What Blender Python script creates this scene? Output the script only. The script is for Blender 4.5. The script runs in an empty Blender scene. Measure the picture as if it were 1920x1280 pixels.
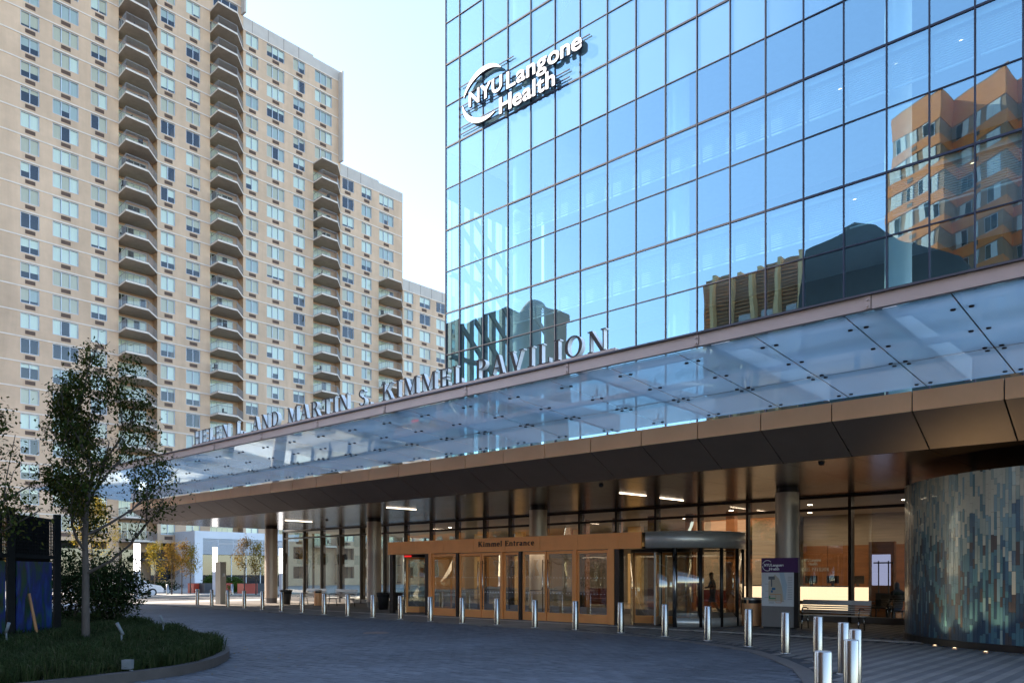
import bpy, math, random
from math import sin, cos, pi, radians, sqrt, atan2
from mathutils import Vector, Matrix
random.seed(7)
S = bpy.context.scene
COL = S.collection

# ------------------------------------------------------------------ camera, sky, sun, exposure
YAW = radians(42.293)
cam_d = bpy.data.cameras.new('camera'); cam = bpy.data.objects.new('camera', cam_d); COL.objects.link(cam)
cam.location = (0, 0, 1.7); cam.rotation_euler = (radians(90), 0, YAW)
cam_d.sensor_width = 36; cam_d.lens = 36 * 1495 / 1920; cam_d.shift_x = 0; cam_d.shift_y = (1075 - 640) / 1920
cam_d.clip_start = 0.1; cam_d.clip_end = 3000
S.camera = cam
SUN_AZ = Vector((-0.951, -0.309)).normalized(); SUN_EL = radians(35)
w = bpy.data.worlds.new('World'); S.world = w; w.use_nodes = True
nt = w.node_tree; nt.nodes.clear()
sky = nt.nodes.new('ShaderNodeTexSky'); sky.sky_type = 'NISHITA'; sky.sun_disc = False
sky.sun_elevation = SUN_EL; sky.sun_rotation = atan2(SUN_AZ.x, SUN_AZ.y)
sky.altitude = 0; sky.air_density = 1.0; sky.dust_density = 0.35; sky.ozone_density = 1.3
bg = nt.nodes.new('ShaderNodeBackground'); bg.inputs[1].default_value = 0.15
out = nt.nodes.new('ShaderNodeOutputWorld')
nt.links.new(sky.outputs[0], bg.inputs[0]); nt.links.new(bg.outputs[0], out.inputs[0])
sd = bpy.data.lights.new('sun', 'SUN'); sd.energy = 4.2; sd.angle = radians(0.53); sd.color = (1, 0.86, 0.69)
sun = bpy.data.objects.new('sun', sd); COL.objects.link(sun)
sdir = Vector((SUN_AZ.x * cos(SUN_EL), SUN_AZ.y * cos(SUN_EL), sin(SUN_EL)))
sun.rotation_euler = sdir.to_track_quat('Z', 'Y').to_euler(); sun.location = (-60, -20, 60)
S.view_settings.view_transform = 'Standard'; S.view_settings.look = 'None'
S.view_settings.exposure = 1.85; S.view_settings.gamma = 1; S.view_settings.use_curve_mapping = False
S.render.engine = 'CYCLES'
cy = S.cycles
cy.max_bounces = 9; cy.diffuse_bounces = 3; cy.glossy_bounces = 5; cy.transmission_bounces = 6
cy.transparent_max_bounces = 24; cy.caustics_reflective = False; cy.caustics_refractive = False
cy.sample_clamp_indirect = 6; cy.use_denoising = True

# pixel of the 1920 x 1280 photograph -> place, used only to derive real positions on known planes
F, HY, H = 1495.0, 1075.0, 1.7
fwx, fwy, rtx, rty = -sin(YAW), cos(YAW), cos(YAW), sin(YAW)
def dr(px):
    k = (px - 960) / F
    return fwx + k * rtx, fwy + k * rty
def gnd(px, py, z=0.0):
    D = F * (H - z) / (py - HY); a, b = dr(px)
    return a * D, b * D
def onY(px, Y):
    a, b = dr(px); return a * Y / b
def onX(px, X):
    a, b = dr(px); return b * X / a

# ------------------------------------------------------------------ materials
MATS = {}
def mat(name):
    m = bpy.data.materials.new(name); m.use_nodes = True
    nt = m.node_tree; nt.nodes.clear()
    o = nt.nodes.new('ShaderNodeOutputMaterial')
    MATS[name] = m
    return m, nt, o
def N(nt, t, **kw):
    n = nt.nodes.new('ShaderNode' + t)
    for k, v in kw.items():
        if k.startswith('i_'):
            key = k[2:]; key = int(key) if key.isdigit() else key.replace('_', ' ')
            n.inputs[key].default_value = v
        else: setattr(n, k, v)
    return n
def c4(c): return (c[0], c[1], c[2], 1)
def pbr(name, col, rough=0.6, metal=0.0, var=0.12, scale=3.0, bump=0.0, bscale=40.0, stretch=(1, 1, 1), spec=0.5, coat=0.0, var2=None, macro=0.0, mscale=(0.12, 0.12, 0.12)):
    """base colour broken up by two octaves of noise in world space, with fine bump"""
    m, nt, o = mat(name)
    b = N(nt, 'BsdfPrincipled'); nt.links.new(b.outputs[0], o.inputs[0])
    g = N(nt, 'NewGeometry'); mp = N(nt, 'Mapping'); mp.inputs['Scale'].default_value = stretch
    nt.links.new(g.outputs['Position'], mp.inputs[0])
    n1 = N(nt, 'TexNoise'); n1.inputs['Scale'].default_value = scale; n1.inputs['Detail'].default_value = 5; n1.inputs['Roughness'].default_value = 0.62
    nt.links.new(mp.outputs[0], n1.inputs[0])
    r = N(nt, 'ValToRGB'); r.color_ramp.elements[0].position = 0.28; r.color_ramp.elements[1].position = 0.74
    lo = [max(0, x * (1 - var)) for x in col]; hi = [min(1, x * (1 + var)) for x in (var2 or col)]
    r.color_ramp.elements[0].color = c4(lo); r.color_ramp.elements[1].color = c4(hi)
    nt.links.new(n1.outputs[0], r.inputs[0]); src = r.outputs[0]
    if macro:   # broad stains and wear over the whole surface
        mp2 = N(nt, 'Mapping'); mp2.inputs['Scale'].default_value = mscale; nt.links.new(g.outputs['Position'], mp2.inputs[0])
        n3 = N(nt, 'TexNoise'); n3.inputs['Scale'].default_value = 1.0; n3.inputs['Detail'].default_value = 6; n3.inputs['Roughness'].default_value = 0.65; n3.inputs['Distortion'].default_value = 0.4
        nt.links.new(mp2.outputs[0], n3.inputs[0])
        r3 = N(nt, 'ValToRGB'); r3.color_ramp.elements[0].position = 0.32; r3.color_ramp.elements[1].position = 0.66
        r3.color_ramp.elements[0].color = (1 - macro, 1 - macro, 1 - macro, 1); r3.color_ramp.elements[1].color = (1 + macro * 0.4,) * 3 + (1,)
        nt.links.new(n3.outputs[0], r3.inputs[0])
        mm = N(nt, 'MixRGB'); mm.blend_type = 'MULTIPLY'; mm.inputs[0].default_value = 1.0
        nt.links.new(src, mm.inputs[1]); nt.links.new(r3.outputs[0], mm.inputs[2]); src = mm.outputs[0]
    nt.links.new(src, b.inputs['Base Color'])
    b.inputs['Roughness'].default_value = rough; b.inputs['Metallic'].default_value = metal
    b.inputs['Specular IOR Level'].default_value = spec; b.inputs['Coat Weight'].default_value = coat
    if bump:
        n2 = N(nt, 'TexNoise'); n2.inputs['Scale'].default_value = bscale; n2.inputs['Detail'].default_value = 3
        nt.links.new(mp.outputs[0], n2.inputs[0])
        bp = N(nt, 'Bump'); bp.inputs['Strength'].default_value = bump; bp.inputs['Distance'].default_value = 0.02
        nt.links.new(n2.outputs[0], bp.inputs['Height']); nt.links.new(bp.outputs[0], b.inputs['Normal'])
    return m
def emit(name, col, s):
    m, nt, o = mat(name); e = N(nt, 'Emission'); e.inputs[0].default_value = c4(col); e.inputs[1].default_value = s
    nt.links.new(e.outputs[0], o.inputs[0]); return m
def glass(name, tint, refl, base, gain, rough=0.0, wav=0.0, wscale=0.5, frit=None, fritcol=None, frit_t=0.45):
    """thin architectural glass: fresnel mix of a mirror coat and tinted see-through, optional frit"""
    m, nt, o = mat(name)
    tr = N(nt, 'BsdfTransparent'); tr.inputs[0].default_value = c4(tint)
    gl = N(nt, 'BsdfGlossy'); gl.inputs['Color'].default_value = c4(refl); gl.inputs['Roughness'].default_value = rough
    lw = N(nt, 'LayerWeight'); lw.inputs[0].default_value = 0.5
    pw = N(nt, 'Math', operation='POWER'); pw.inputs[1].default_value = 2.2; nt.links.new(lw.outputs['Facing'], pw.inputs[0])
    ma = N(nt, 'Math', operation='MULTIPLY_ADD', use_clamp=True); ma.inputs[1].default_value = gain; ma.inputs[2].default_value = base
    nt.links.new(pw.outputs[0], ma.inputs[0])
    mx = N(nt, 'MixShader'); nt.links.new(ma.outputs[0], mx.inputs[0])
    src = tr
    if frit is not None:
        df = N(nt, 'BsdfDiffuse'); df.inputs[0].default_value = c4(fritcol)
        tl = N(nt, 'BsdfTranslucent'); tl.inputs[0].default_value = c4(fritcol)
        m1 = N(nt, 'MixShader'); m1.inputs[0].default_value = frit_t
        nt.links.new(df.outputs[0], m1.inputs[1]); nt.links.new(tl.outputs[0], m1.inputs[2])
        m2 = N(nt, 'MixShader'); m2.inputs[0].default_value = frit
        nt.links.new(tr.outputs[0], m2.inputs[1]); nt.links.new(m1.outputs[0], m2.inputs[2]); src = m2
    nt.links.new(src.outputs[0], mx.inputs[1]); nt.links.new(gl.outputs[0], mx.inputs[2]); nt.links.new(mx.outputs[0], o.inputs[0])
    if wav:
        g = N(nt, 'NewGeometry'); n = N(nt, 'TexNoise'); n.inputs['Scale'].default_value = wscale; n.inputs['Detail'].default_value = 1.5
        nt.links.new(g.outputs['Position'], n.inputs[0])
        bp = N(nt, 'Bump'); bp.inputs['Strength'].default_value = 1.0; bp.inputs['Distance'].default_value = wav
        nt.links.new(n.outputs[0], bp.inputs['Height']); nt.links.new(bp.outputs[0], gl.inputs['Normal'])
    return m
M = {}
M['brick_tan'] = pbr('tan_brick', (0.66, 0.46, 0.31), 0.85, var=0.09, scale=0.35, bump=0.15, bscale=12, stretch=(1, 1, 1.6), macro=0.16, mscale=(0.3, 0.35, 0.05))
M['course'] = pbr('pale_concrete_course', (0.74, 0.63, 0.53), 0.8, var=0.1, scale=1.2)
M['parapet'] = pbr('parapet_concrete', (0.55, 0.49, 0.43), 0.85, var=0.08, scale=0.8)
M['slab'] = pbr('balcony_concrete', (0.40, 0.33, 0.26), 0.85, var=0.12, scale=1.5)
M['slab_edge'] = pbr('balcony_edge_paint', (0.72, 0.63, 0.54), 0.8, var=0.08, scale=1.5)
M['alu'] = pbr('pale_aluminium', (0.58, 0.62, 0.68), 0.45, metal=0.2, var=0.06)
M['rail'] = pbr('grey_railing_paint', (0.30, 0.29, 0.29), 0.5, var=0.05)
M['vent'] = pbr('brown_vent', (0.15, 0.095, 0.072), 0.7, var=0.2, scale=2)
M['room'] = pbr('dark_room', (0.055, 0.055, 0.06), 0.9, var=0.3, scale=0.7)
M['blind'] = pbr('pale_blind', (0.86, 0.86, 0.78), 0.9, var=0.06, scale=2.5, stretch=(1, 6, 0.3))
M['blind_warm'] = pbr('tan_blind', (0.66, 0.56, 0.42), 0.9, var=0.08, scale=2.5, stretch=(1, 6, 0.3))
M['blind_grey'] = pbr('grey_blind', (0.50, 0.53, 0.53), 0.9, var=0.08, scale=2.5, stretch=(1, 6, 0.3))
M['tower_glass'] = glass('apartment_window_glass', (0.86, 0.92, 0.86), (0.95, 0.95, 0.95), 0.07, 0.50, wav=0.002, wscale=0.8)
M['pav_glass'] = glass('blue_coated_glass', (0.62, 0.88, 0.94), (0.54, 0.79, 0.90), 0.35, 0.60, wav=0.005, wscale=0.42)
M['pav_frit'] = glass('fritted_blue_glass', (0.62, 0.88, 0.94), (0.54, 0.79, 0.90), 0.35, 0.60, wav=0.005, wscale=0.42, frit=0.5, fritcol=(0.42, 0.66, 0.78))
M['clear_glass'] = glass('clear_glass', (0.80, 0.94, 0.96), (0.9, 0.97, 1), 0.06, 0.6)
M['lobby_glass'] = glass('lobby_glass', (0.80, 0.81, 0.76), (0.98, 0.95, 0.9), 0.17, 0.60, wav=0.004, wscale=0.9)
M['canopy_glass'] = glass('frosted_canopy_glass', (0.66, 0.88, 1.0), (0.74, 0.90, 1.0), 0.09, 0.75, rough=0.03, wav=0.002, wscale=0.7, frit=0.68, fritcol=(0.60, 0.80, 0.88), frit_t=0.88)
M['mullion'] = pbr('dark_blue_mullion', (0.030, 0.034, 0.062), 0.7, metal=0.0, var=0.1)
M['bronze_dk'] = pbr('dark_bronze_frame', (0.035, 0.03, 0.028), 0.35, metal=0.6, var=0.15)
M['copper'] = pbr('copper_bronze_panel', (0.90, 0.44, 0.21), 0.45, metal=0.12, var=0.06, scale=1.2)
M['copper_vest'] = pbr('bronze_entrance_panel', (0.80, 0.32, 0.10), 0.42, metal=0.25, var=0.07, scale=1.5)
M['beam'] = pbr('pinkish_steel_beam', (0.56, 0.44, 0.40), 0.5, metal=0.5, var=0.06, scale=1.5)
M['beam_dk'] = pbr('dark_beam_flange', (0.11, 0.105, 0.125), 0.5, metal=0.4, var=0.1)
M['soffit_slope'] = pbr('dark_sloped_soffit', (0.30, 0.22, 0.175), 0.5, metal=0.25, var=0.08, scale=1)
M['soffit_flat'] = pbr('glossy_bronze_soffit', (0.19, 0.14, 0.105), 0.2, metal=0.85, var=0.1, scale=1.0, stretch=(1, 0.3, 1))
M['column'] = pbr('column_cladding', (0.50, 0.42, 0.36), 0.45, metal=0.35, var=0.04)
M['steel'] = pbr('brushed_stainless', (0.36, 0.35, 0.345), 0.25, metal=1.0, var=0.05, scale=6, stretch=(6, 6, 0.3), bump=0.06, bscale=60)
M['steel_dk'] = pbr('worn_stainless', (0.52, 0.49, 0.46), 0.38, metal=0.55, var=0.08, scale=4)
M['black'] = pbr('black_plastic', (0.018, 0.018, 0.02), 0.5, var=0.2)
M['white'] = pbr('white_letter_paint', (0.88, 0.89, 0.90), 0.5, var=0.03)
M['letter_bronze'] = pbr('letter_bronze', (0.055, 0.036, 0.03), 0.6, metal=0.0, var=0.1)
M['print_dark'] = pbr('dark_lettering', (0.03, 0.02, 0.018), 0.6, var=0.05)
M['wood'] = pbr('lobby_wood', (0.27, 0.105, 0.035), 0.45, var=0.25, scale=1.2, stretch=(1, 1, 7))
M['travertine'] = pbr('travertine', (0.38, 0.31, 0.24), 0.5, var=0.22, scale=1.4, stretch=(0.4, 1, 6))
M['plaster'] = pbr('interior_plaster', (0.55, 0.53, 0.50), 0.8, var=0.05)
M['office'] = pbr('office_back_wall', (0.13, 0.18, 0.21), 0.8, var=0.2, scale=0.3)
M['return_metal'] = pbr('return_mullion_grey', (0.20, 0.24, 0.27), 0.6, var=0.08)
M['ceil'] = pbr('office_ceiling', (0.62, 0.66, 0.70), 0.85, var=0.05)
M['icol'] = pbr('interior_white_column', (0.80, 0.82, 0.82), 0.6, var=0.03)
M['lobby_floor'] = pbr('lobby_terrazzo', (0.26, 0.22, 0.18), 0.25, var=0.12, scale=2)
M['paver'] = pbr('bluestone_paver', (0.068, 0.075, 0.090), 0.68, var=0.3, scale=1.6, bump=0.35, bscale=55, macro=0.38, mscale=(0.30, 0.16, 0.2))
M['paver_b'] = pbr('bluestone_paver_light', (0.092, 0.10, 0.116), 0.68, var=0.22, scale=2.0, bump=0.35, bscale=55, macro=0.38, mscale=(0.30, 0.16, 0.2))
M['joint'] = pbr('paver_joint', (0.035, 0.037, 0.042), 0.9, var=0.3, scale=3)
M['plank'] = pbr('linear_paver', (0.185, 0.165, 0.152), 0.7, var=0.25, scale=1.2, bump=0.25, bscale=50, macro=0.35, mscale=(0.35, 0.2, 0.2))
M['plank_b'] = pbr('linear_paver_dark', (0.115, 0.106, 0.104), 0.7, var=0.25, scale=1.2, bump=0.25, bscale=50, macro=0.35, mscale=(0.35, 0.2, 0.2))
M['band'] = pbr('granite_band', (0.34, 0.30, 0.27), 0.7, var=0.12, scale=4, bump=0.2, bscale=70)
M['edge'] = pbr('granite_edge', (0.10, 0.09, 0.085), 0.6, var=0.2, scale=5, bump=0.2, bscale=70)
M['asphalt'] = pbr('asphalt', (0.055, 0.055, 0.058), 0.9, var=0.25, scale=0.8, bump=0.4, bscale=80)
M['concrete'] = pbr('sidewalk_concrete', (0.36, 0.34, 0.31), 0.85, var=0.12, scale=0.7, bump=0.2, bscale=30)
M['paint'] = pbr('road_paint', (0.72, 0.71, 0.68), 0.7, var=0.15, scale=4)
M['curb'] = pbr('bed_curb_granite', (0.055, 0.046, 0.043), 0.7, var=0.2, scale=4, bump=0.3, bscale=40)
M['soil'] = pbr('soil', (0.03, 0.025, 0.02), 0.95, var=0.4, scale=6, bump=0.5, bscale=40)
M['bark'] = pbr('bark', (0.075, 0.06, 0.052), 0.9, var=0.3, scale=8, stretch=(3, 3, 0.6), bump=0.5, bscale=30)
M['stake'] = pbr('stake_wood', (0.34, 0.16, 0.07), 0.8, var=0.2, scale=8, stretch=(3, 3, 0.4))
M['lamp_white'] = emit('lit_light_column', (1, 0.97, 0.94), 1.6)
M['strip'] = emit('lit_linear_lamp', (1, 0.80, 0.58), 2.6)
M['spot'] = emit('lit_downlight', (1, 0.86, 0.66), 9)
M['spot_low'] = emit('lit_uplight_lens', (1, 0.75, 0.42), 2.2)
M['desk_glow'] = emit('lit_desk_onyx', (1, 0.74, 0.48), 0.55)
M['screen'] = emit('lit_screen', (0.42, 0.45, 0.72), 0.30)
M['exit_red'] = emit('lit_red_sign', (1, 0.03, 0.03), 0.25)
M['car_paint'] = pbr('white_car_paint', (0.78, 0.79, 0.80), 0.2, var=0.02, coat=0.6)
M['tyre'] = pbr('tyre_rubber', (0.02, 0.02, 0.02), 0.9, var=0.1)
M['red_planter'] = pbr('red_planter', (0.42, 0.055, 0.03), 0.5, var=0.08)
M['slate_planter'] = pbr('slate_planter', (0.06, 0.065, 0.075), 0.6, var=0.12)
M['purple'] = pbr('purple_sign', (0.060, 0.012, 0.095), 0.4, var=0.04)
M['signwhite'] = pbr('map_panel', (0.62, 0.63, 0.66), 0.45, var=0.03)
M['signgrey'] = pbr('kiosk_grey', (0.20, 0.185, 0.18), 0.5, var=0.05)
M['map_line'] = pbr('map_ink', (0.12, 0.13, 0.15), 0.6, var=0.05)
M['map_tan'] = pbr('map_tan', (0.50, 0.44, 0.36), 0.6, var=0.05)
M['map_water'] = pbr('map_water', (0.42, 0.52, 0.62), 0.6, var=0.05)
M['map_blue'] = pbr('map_blue', (0.03, 0.14, 0.32), 0.6, var=0.05)
M['map_green'] = pbr('map_green', (0.04, 0.25, 0.11), 0.6, var=0.05)
M['map_orange'] = pbr('map_orange', (0.60, 0.25, 0.07), 0.6, var=0.05)
M['louver'] = pbr('white_louver', (0.62, 0.64, 0.68), 0.5, var=0.06)
M['pav_white'] = pbr('white_metal_panel', (0.68, 0.70, 0.74), 0.5, var=0.05, scale=0.5)
M['dark_glass'] = glass('dark_shop_glass', (0.25, 0.28, 0.30), (0.9, 0.95, 1), 0.08, 0.8)
M['orange_brick'] = pbr('orange_brick', (0.95, 0.29, 0.05), 0.85, var=0.14, scale=0.6, bump=0.1, bscale=10)
M['brown_brick'] = pbr('brown_brick', (0.42, 0.235, 0.12), 0.85, var=0.14, scale=0.6)
M['brown_slat'] = pbr('brown_metal_slat', (0.50, 0.22, 0.07), 0.6, metal=0.0, var=0.15, scale=0.5)
M['gold'] = pbr('pale_gold_fin', (0.95, 0.62, 0.28), 0.5, var=0.08)
M['dark_roof'] = pbr('dark_roof', (0.07, 0.062, 0.06), 0.7, var=0.2, scale=0.3)
M['red_uph'] = pbr('red_upholstery', (0.22, 0.03, 0.015), 0.7, var=0.15)
M['cloth_dk'] = pbr('dark_cloth', (0.012, 0.013, 0.016), 0.9, var=0.2)
M['skin'] = pbr('skin', (0.32, 0.18, 0.12), 0.6, var=0.05)
M['fence'] = pbr('black_mesh_panel', (0.008, 0.0085, 0.009), 0.9, var=0.25, scale=3, spec=0.15)
M['bluebox'] = pbr('grey_junction_box', (0.13, 0.145, 0.16), 0.6, var=0.1)
def leafmat(name, cols, trans=0.35):
    m, nt, o = mat(name)
    df = N(nt, 'BsdfDiffuse'); tl = N(nt, 'BsdfTranslucent'); mx = N(nt, 'MixShader'); mx.inputs[0].default_value = trans
    g = N(nt, 'NewGeometry'); n = N(nt, 'TexNoise'); n.inputs['Scale'].default_value = 2.2; n.inputs['Detail'].default_value = 4
    wn = N(nt, 'TexWhiteNoise'); wn.noise_dimensions = '1D'
    nt.links.new(g.outputs['Random Per Island'], wn.inputs['W'])
    ad = N(nt, 'Math', operation='MULTIPLY_ADD'); ad.inputs[1].default_value = 0.55
    nt.links.new(wn.outputs[0], ad.inputs[0]); nt.links.new(g.outputs['Position'], n.inputs[0])
    ml = N(nt, 'Math', operation='MULTIPLY'); ml.inputs[1].default_value = 0.5; nt.links.new(n.outputs[0], ml.inputs[0]); nt.links.new(ml.outputs[0], ad.inputs[2])
    r = N(nt, 'ValToRGB')
    while len(r.color_ramp.elements) < len(cols): r.color_ramp.elements.new(0.5)
    for i, c in enumerate(cols):
        r.color_ramp.elements[i].position = 0.1 + 0.75 * i / (len(cols) - 1); r.color_ramp.elements[i].color = c4(c)
    nt.links.new(ad.outputs[0], r.inputs[0])
    nt.links.new(r.outputs[0], df.inputs[0]); nt.links.new(r.outputs[0], tl.inputs[0])
    nt.links.new(df.outputs[0], mx.inputs[1]); nt.links.new(tl.outputs[0], mx.inputs[2]); nt.links.new(mx.outputs[0], o.inputs[0])
    return m
M['leaf'] = leafmat('green_leaf', [(0.018, 0.030, 0.010), (0.032, 0.048, 0.014), (0.052, 0.064, 0.018), (0.085, 0.068, 0.02)], 0.22)
M['leaf_dark'] = leafmat('dark_shrub_leaf', [(0.012, 0.022, 0.010), (0.022, 0.035, 0.014), (0.035, 0.05, 0.018)], 0.2)
M['leaf_yellow'] = leafmat('autumn_leaf', [(0.08, 0.09, 0.015), (0.22, 0.19, 0.03), (0.36, 0.24, 0.03), (0.42, 0.32, 0.06)], 0.45)
M['leaf_orange'] = leafmat('russet_leaf', [(0.09, 0.08, 0.02), (0.20, 0.13, 0.03), (0.30, 0.16, 0.04), (0.18, 0.17, 0.04)], 0.45)
M['grass'] = leafmat('liriope_blade', [(0.015, 0.026, 0.012), (0.026, 0.042, 0.016), (0.042, 0.056, 0.022), (0.07, 0.07, 0.04)], 0.2)
M['hedge'] = leafmat('hedge_leaf', [(0.03, 0.06, 0.012), (0.06, 0.11, 0.02), (0.09, 0.15, 0.03)], 0.3)
# glazed mosaic tiles: one glaze per colour
TILE = {}
for nme, c in {'cream': (0.40, 0.39, 0.32), 'sage': (0.24, 0.29, 0.26), 'sky': (0.15, 0.245, 0.275), 'teal': (0.06, 0.145, 0.18), 'blue': (0.04, 0.095, 0.15), 'navy': (0.022, 0.050, 0.085), 'brown': (0.055, 0.048, 0.05)}.items():
    TILE[nme] = pbr('glazed_tile_' + nme, c, 0.28, var=0.14, scale=2.5, bump=0.05, bscale=25, coat=0.25)
# painted art panel, abstract blue and green
m_, nt_, o_ = mat('blue_green_art')
b_ = N(nt_, 'BsdfPrincipled'); nt_.links.new(b_.outputs[0], o_.inputs[0]); b_.inputs['Roughness'].default_value = 0.4
g_ = N(nt_, 'NewGeometry'); mp_ = N(nt_, 'Mapping'); mp_.inputs['Scale'].default_value = (2.2, 2.2, 0.8); nt_.links.new(g_.outputs['Position'], mp_.inputs[0])
n_ = N(nt_, 'TexNoise'); n_.inputs['Scale'].default_value = 2.0; n_.inputs['Detail'].default_value = 8; n_.inputs['Distortion'].default_value = 0.8
nt_.links.new(mp_.outputs[0], n_.inputs[0])
r_ = N(nt_, 'ValToRGB')
for p_, c_ in [(0.30, (0.004, 0.02, 0.012)), (0.43, (0.008, 0.055, 0.03)), (0.50, (0.006, 0.02, 0.10)), (0.60, (0.012, 0.035, 0.19)), (0.72, (0.02, 0.11, 0.11))]:
    e_ = r_.color_ramp.elements.new(p_); e_.color = c4(c_)
nt_.links.new(n_.outputs[0], r_.inputs[0]); nt_.links.new(r_.outputs[0], b_.inputs['Base Color'])
M['art'] = m_

# ------------------------------------------------------------------ mesh helpers
class MB:
    """collects shapes in world space (or local space for shared meshes), links them as one mesh object"""
    def __init__(s): s.v = []; s.f = []; s.mi = []; s.sm = []
    def _add(s, vs, fs, mi=0, smooth=False):
        b = len(s.v); s.v += [tuple(p) for p in vs]
        for f in fs: s.f.append([b + i for i in f]); s.mi.append(mi); s.sm.append(smooth)
    def box(s, x0, x1, y0, y1, z0, z1, mi=0):
        if x0 > x1: x0, x1 = x1, x0
        if y0 > y1: y0, y1 = y1, y0
        if z0 > z1: z0, z1 = z1, z0
        s._add([(x0, y0, z0), (x1, y0, z0), (x1, y1, z0), (x0, y1, z0), (x0, y0, z1), (x1, y0, z1), (x1, y1, z1), (x0, y1, z1)],
               [(0, 3, 2, 1), (4, 5, 6, 7), (0, 1, 5, 4), (1, 2, 6, 5), (2, 3, 7, 6), (3, 0, 4, 7)], mi); return s
    def prism(s, poly, z0, z1, mi=0, side=None):
        n = len(poly)
        a = sum(poly[i][0] * poly[(i + 1) % n][1] - poly[(i + 1) % n][0] * poly[i][1] for i in range(n))
        if a < 0: poly = poly[::-1]
        zf = (lambda p, z: z(p) if callable(z) else z)
        vs = [(p[0], p[1], zf(p, z0)) for p in poly] + [(p[0], p[1], zf(p, z1)) for p in poly]
        s._add(vs, [tuple(range(n - 1, -1, -1)), tuple(range(n, 2 * n))], mi)
        b = len(s.v) - 2 * n
        for i in range(n):
            j = (i + 1) % n; s.f.append([b + i, b + j, b + n + j, b + n + i]); s.mi.append(mi if side is None else side); s.sm.append(False)
        return s
    def tube(s, p0, p1, r0, r1=None, n=10, caps=True, mi=0):
        r1 = r0 if r1 is None else r1
        p0 = Vector(p0); p1 = Vector(p1); d = (p1 - p0)
        if d.length < 1e-6: return s
        q = d.to_track_quat('Z', 'Y'); vs = []
        for p, r in ((p0, r0), (p1, r1)):
            for i in range(n):
                a = 2 * pi * i / n; vs.append(p + q @ Vector((r * cos(a), r * sin(a), 0)))
        s._add(vs, [(i, (i + 1) % n, n + (i + 1) % n, n + i) for i in range(n)], mi, n > 6)
        if caps:
            b = len(s.v) - 2 * n
            s.f.append([b + i for i in range(n - 1, -1, -1)]); s.f.append([b + n + i for i in range(n)]); s.mi += [mi, mi]; s.sm += [False, False]
        return s
    def path(s, pts, r, n=8, mi=0):
        for a, b in zip(pts, pts[1:]): s.tube(a, b, r, r, n, True, mi)
        return s
    def lathe(s, prof, cx=0, cy=0, n=24, a0=0, a1=2 * pi, mi=0, sx=1, sy=1):
        full = abs(a1 - a0 - 2 * pi) < 1e-6; m = n if full else n + 1; vs = []
        for r, z in prof:
            for i in range(m):
                a = a0 + (a1 - a0) * i / n; vs.append((cx + r * cos(a) * sx, cy + r * sin(a) * sy, z))
        fs = []
        for k in range(len(prof) - 1):
            for i in range(n):
                j = (i + 1) % m; fs.append((k * m + i, k * m + j, (k + 1) * m + j, (k + 1) * m + i))
        s._add(vs, fs, mi, True); return s
    def quad(s, a, b, c, d, mi=0): s._add([a, b, c, d], [(0, 1, 2, 3)], mi); return s
    def mesh(s, name, mats, off=(0, 0, 0)):
        me = bpy.data.meshes.new(name)
        me.from_pydata([(v[0] - off[0], v[1] - off[1], v[2] - off[2]) for v in s.v], [], s.f)
        for m in (mats if isinstance(mats, (list, tuple)) else [mats]): me.materials.append(m)
        if any(s.mi): me.polygons.foreach_set('material_index', s.mi)
        if any(s.sm): me.polygons.foreach_set('use_smooth', s.sm)
        me.update(); return me
    def build(s, name, mats, parent=None, **kw):
        off = wloc(parent) if parent else kw.get('origin', (0, 0, 0))
        o = link(name, s.mesh(name, mats, off), parent)
        if not parent: o.location = off
        return o
def sheetY(x0, x1, y, z0, z1): return MB().quad((x0, y, z0), (x1, y, z0), (x1, y, z1), (x0, y, z1))
WL = {}
def wloc(o): return WL.get(o.name, (0, 0, 0))
def link(name, me, parent=None, loc=(0, 0, 0), rz=0.0, rot=None):
    """loc is relative to the parent"""
    o = bpy.data.objects.new(name, me); COL.objects.link(o); o.location = loc
    o.rotation_euler = rot if rot else (0, 0, rz)
    if parent: o.parent = parent
    pl = wloc(parent) if parent else (0, 0, 0)
    WL[o.name] = (pl[0] + loc[0], pl[1] + loc[1], pl[2] + loc[2])
    return o
def tag(o, label, cat, group=None):
    o['label'] = label; o['category'] = cat
    if group: o['group'] = group
    return o
def thing(name, label, cat, loc=(0, 0, 0), rz=0, group=None):
    o = bpy.data.objects.new(name, None); COL.objects.link(o); o.location = loc; o.rotation_euler = (0, 0, rz)
    o.empty_display_size = 0.3; WL[o.name] = tuple(loc)
    return tag(o, label, cat, group)
def struct(o): o['kind'] = 'structure'; return o
def stuff(o): o['kind'] = 'stuff'; return o
def place(me_or_obj, name, parent, wpos, rz=0.0):
    pl = wloc(parent); return link(name, me_or_obj, parent, (wpos[0] - pl[0], wpos[1] - pl[1], wpos[2] - pl[2]), rz)
def copy_tree(o, parent=None):
    c = o.copy(); COL.objects.link(c)
    if parent: c.parent = parent
    WL[c.name] = WL.get(o.name, (0, 0, 0))
    for ch in list(o.children): copy_tree(ch, c)
    return c

# ------------------------------------------------------------------ ground
def sheet(name, poly, z, m, th=0.02):
    return struct(MB().prism(poly, z - th, z).build(name, m))
g = MB(); g.quad((-900, -900, -0.16), (900, -900, -0.16), (900, 900, -0.16), (-900, 900, -0.16)); struct(g.build('ground', M['asphalt']))
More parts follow.
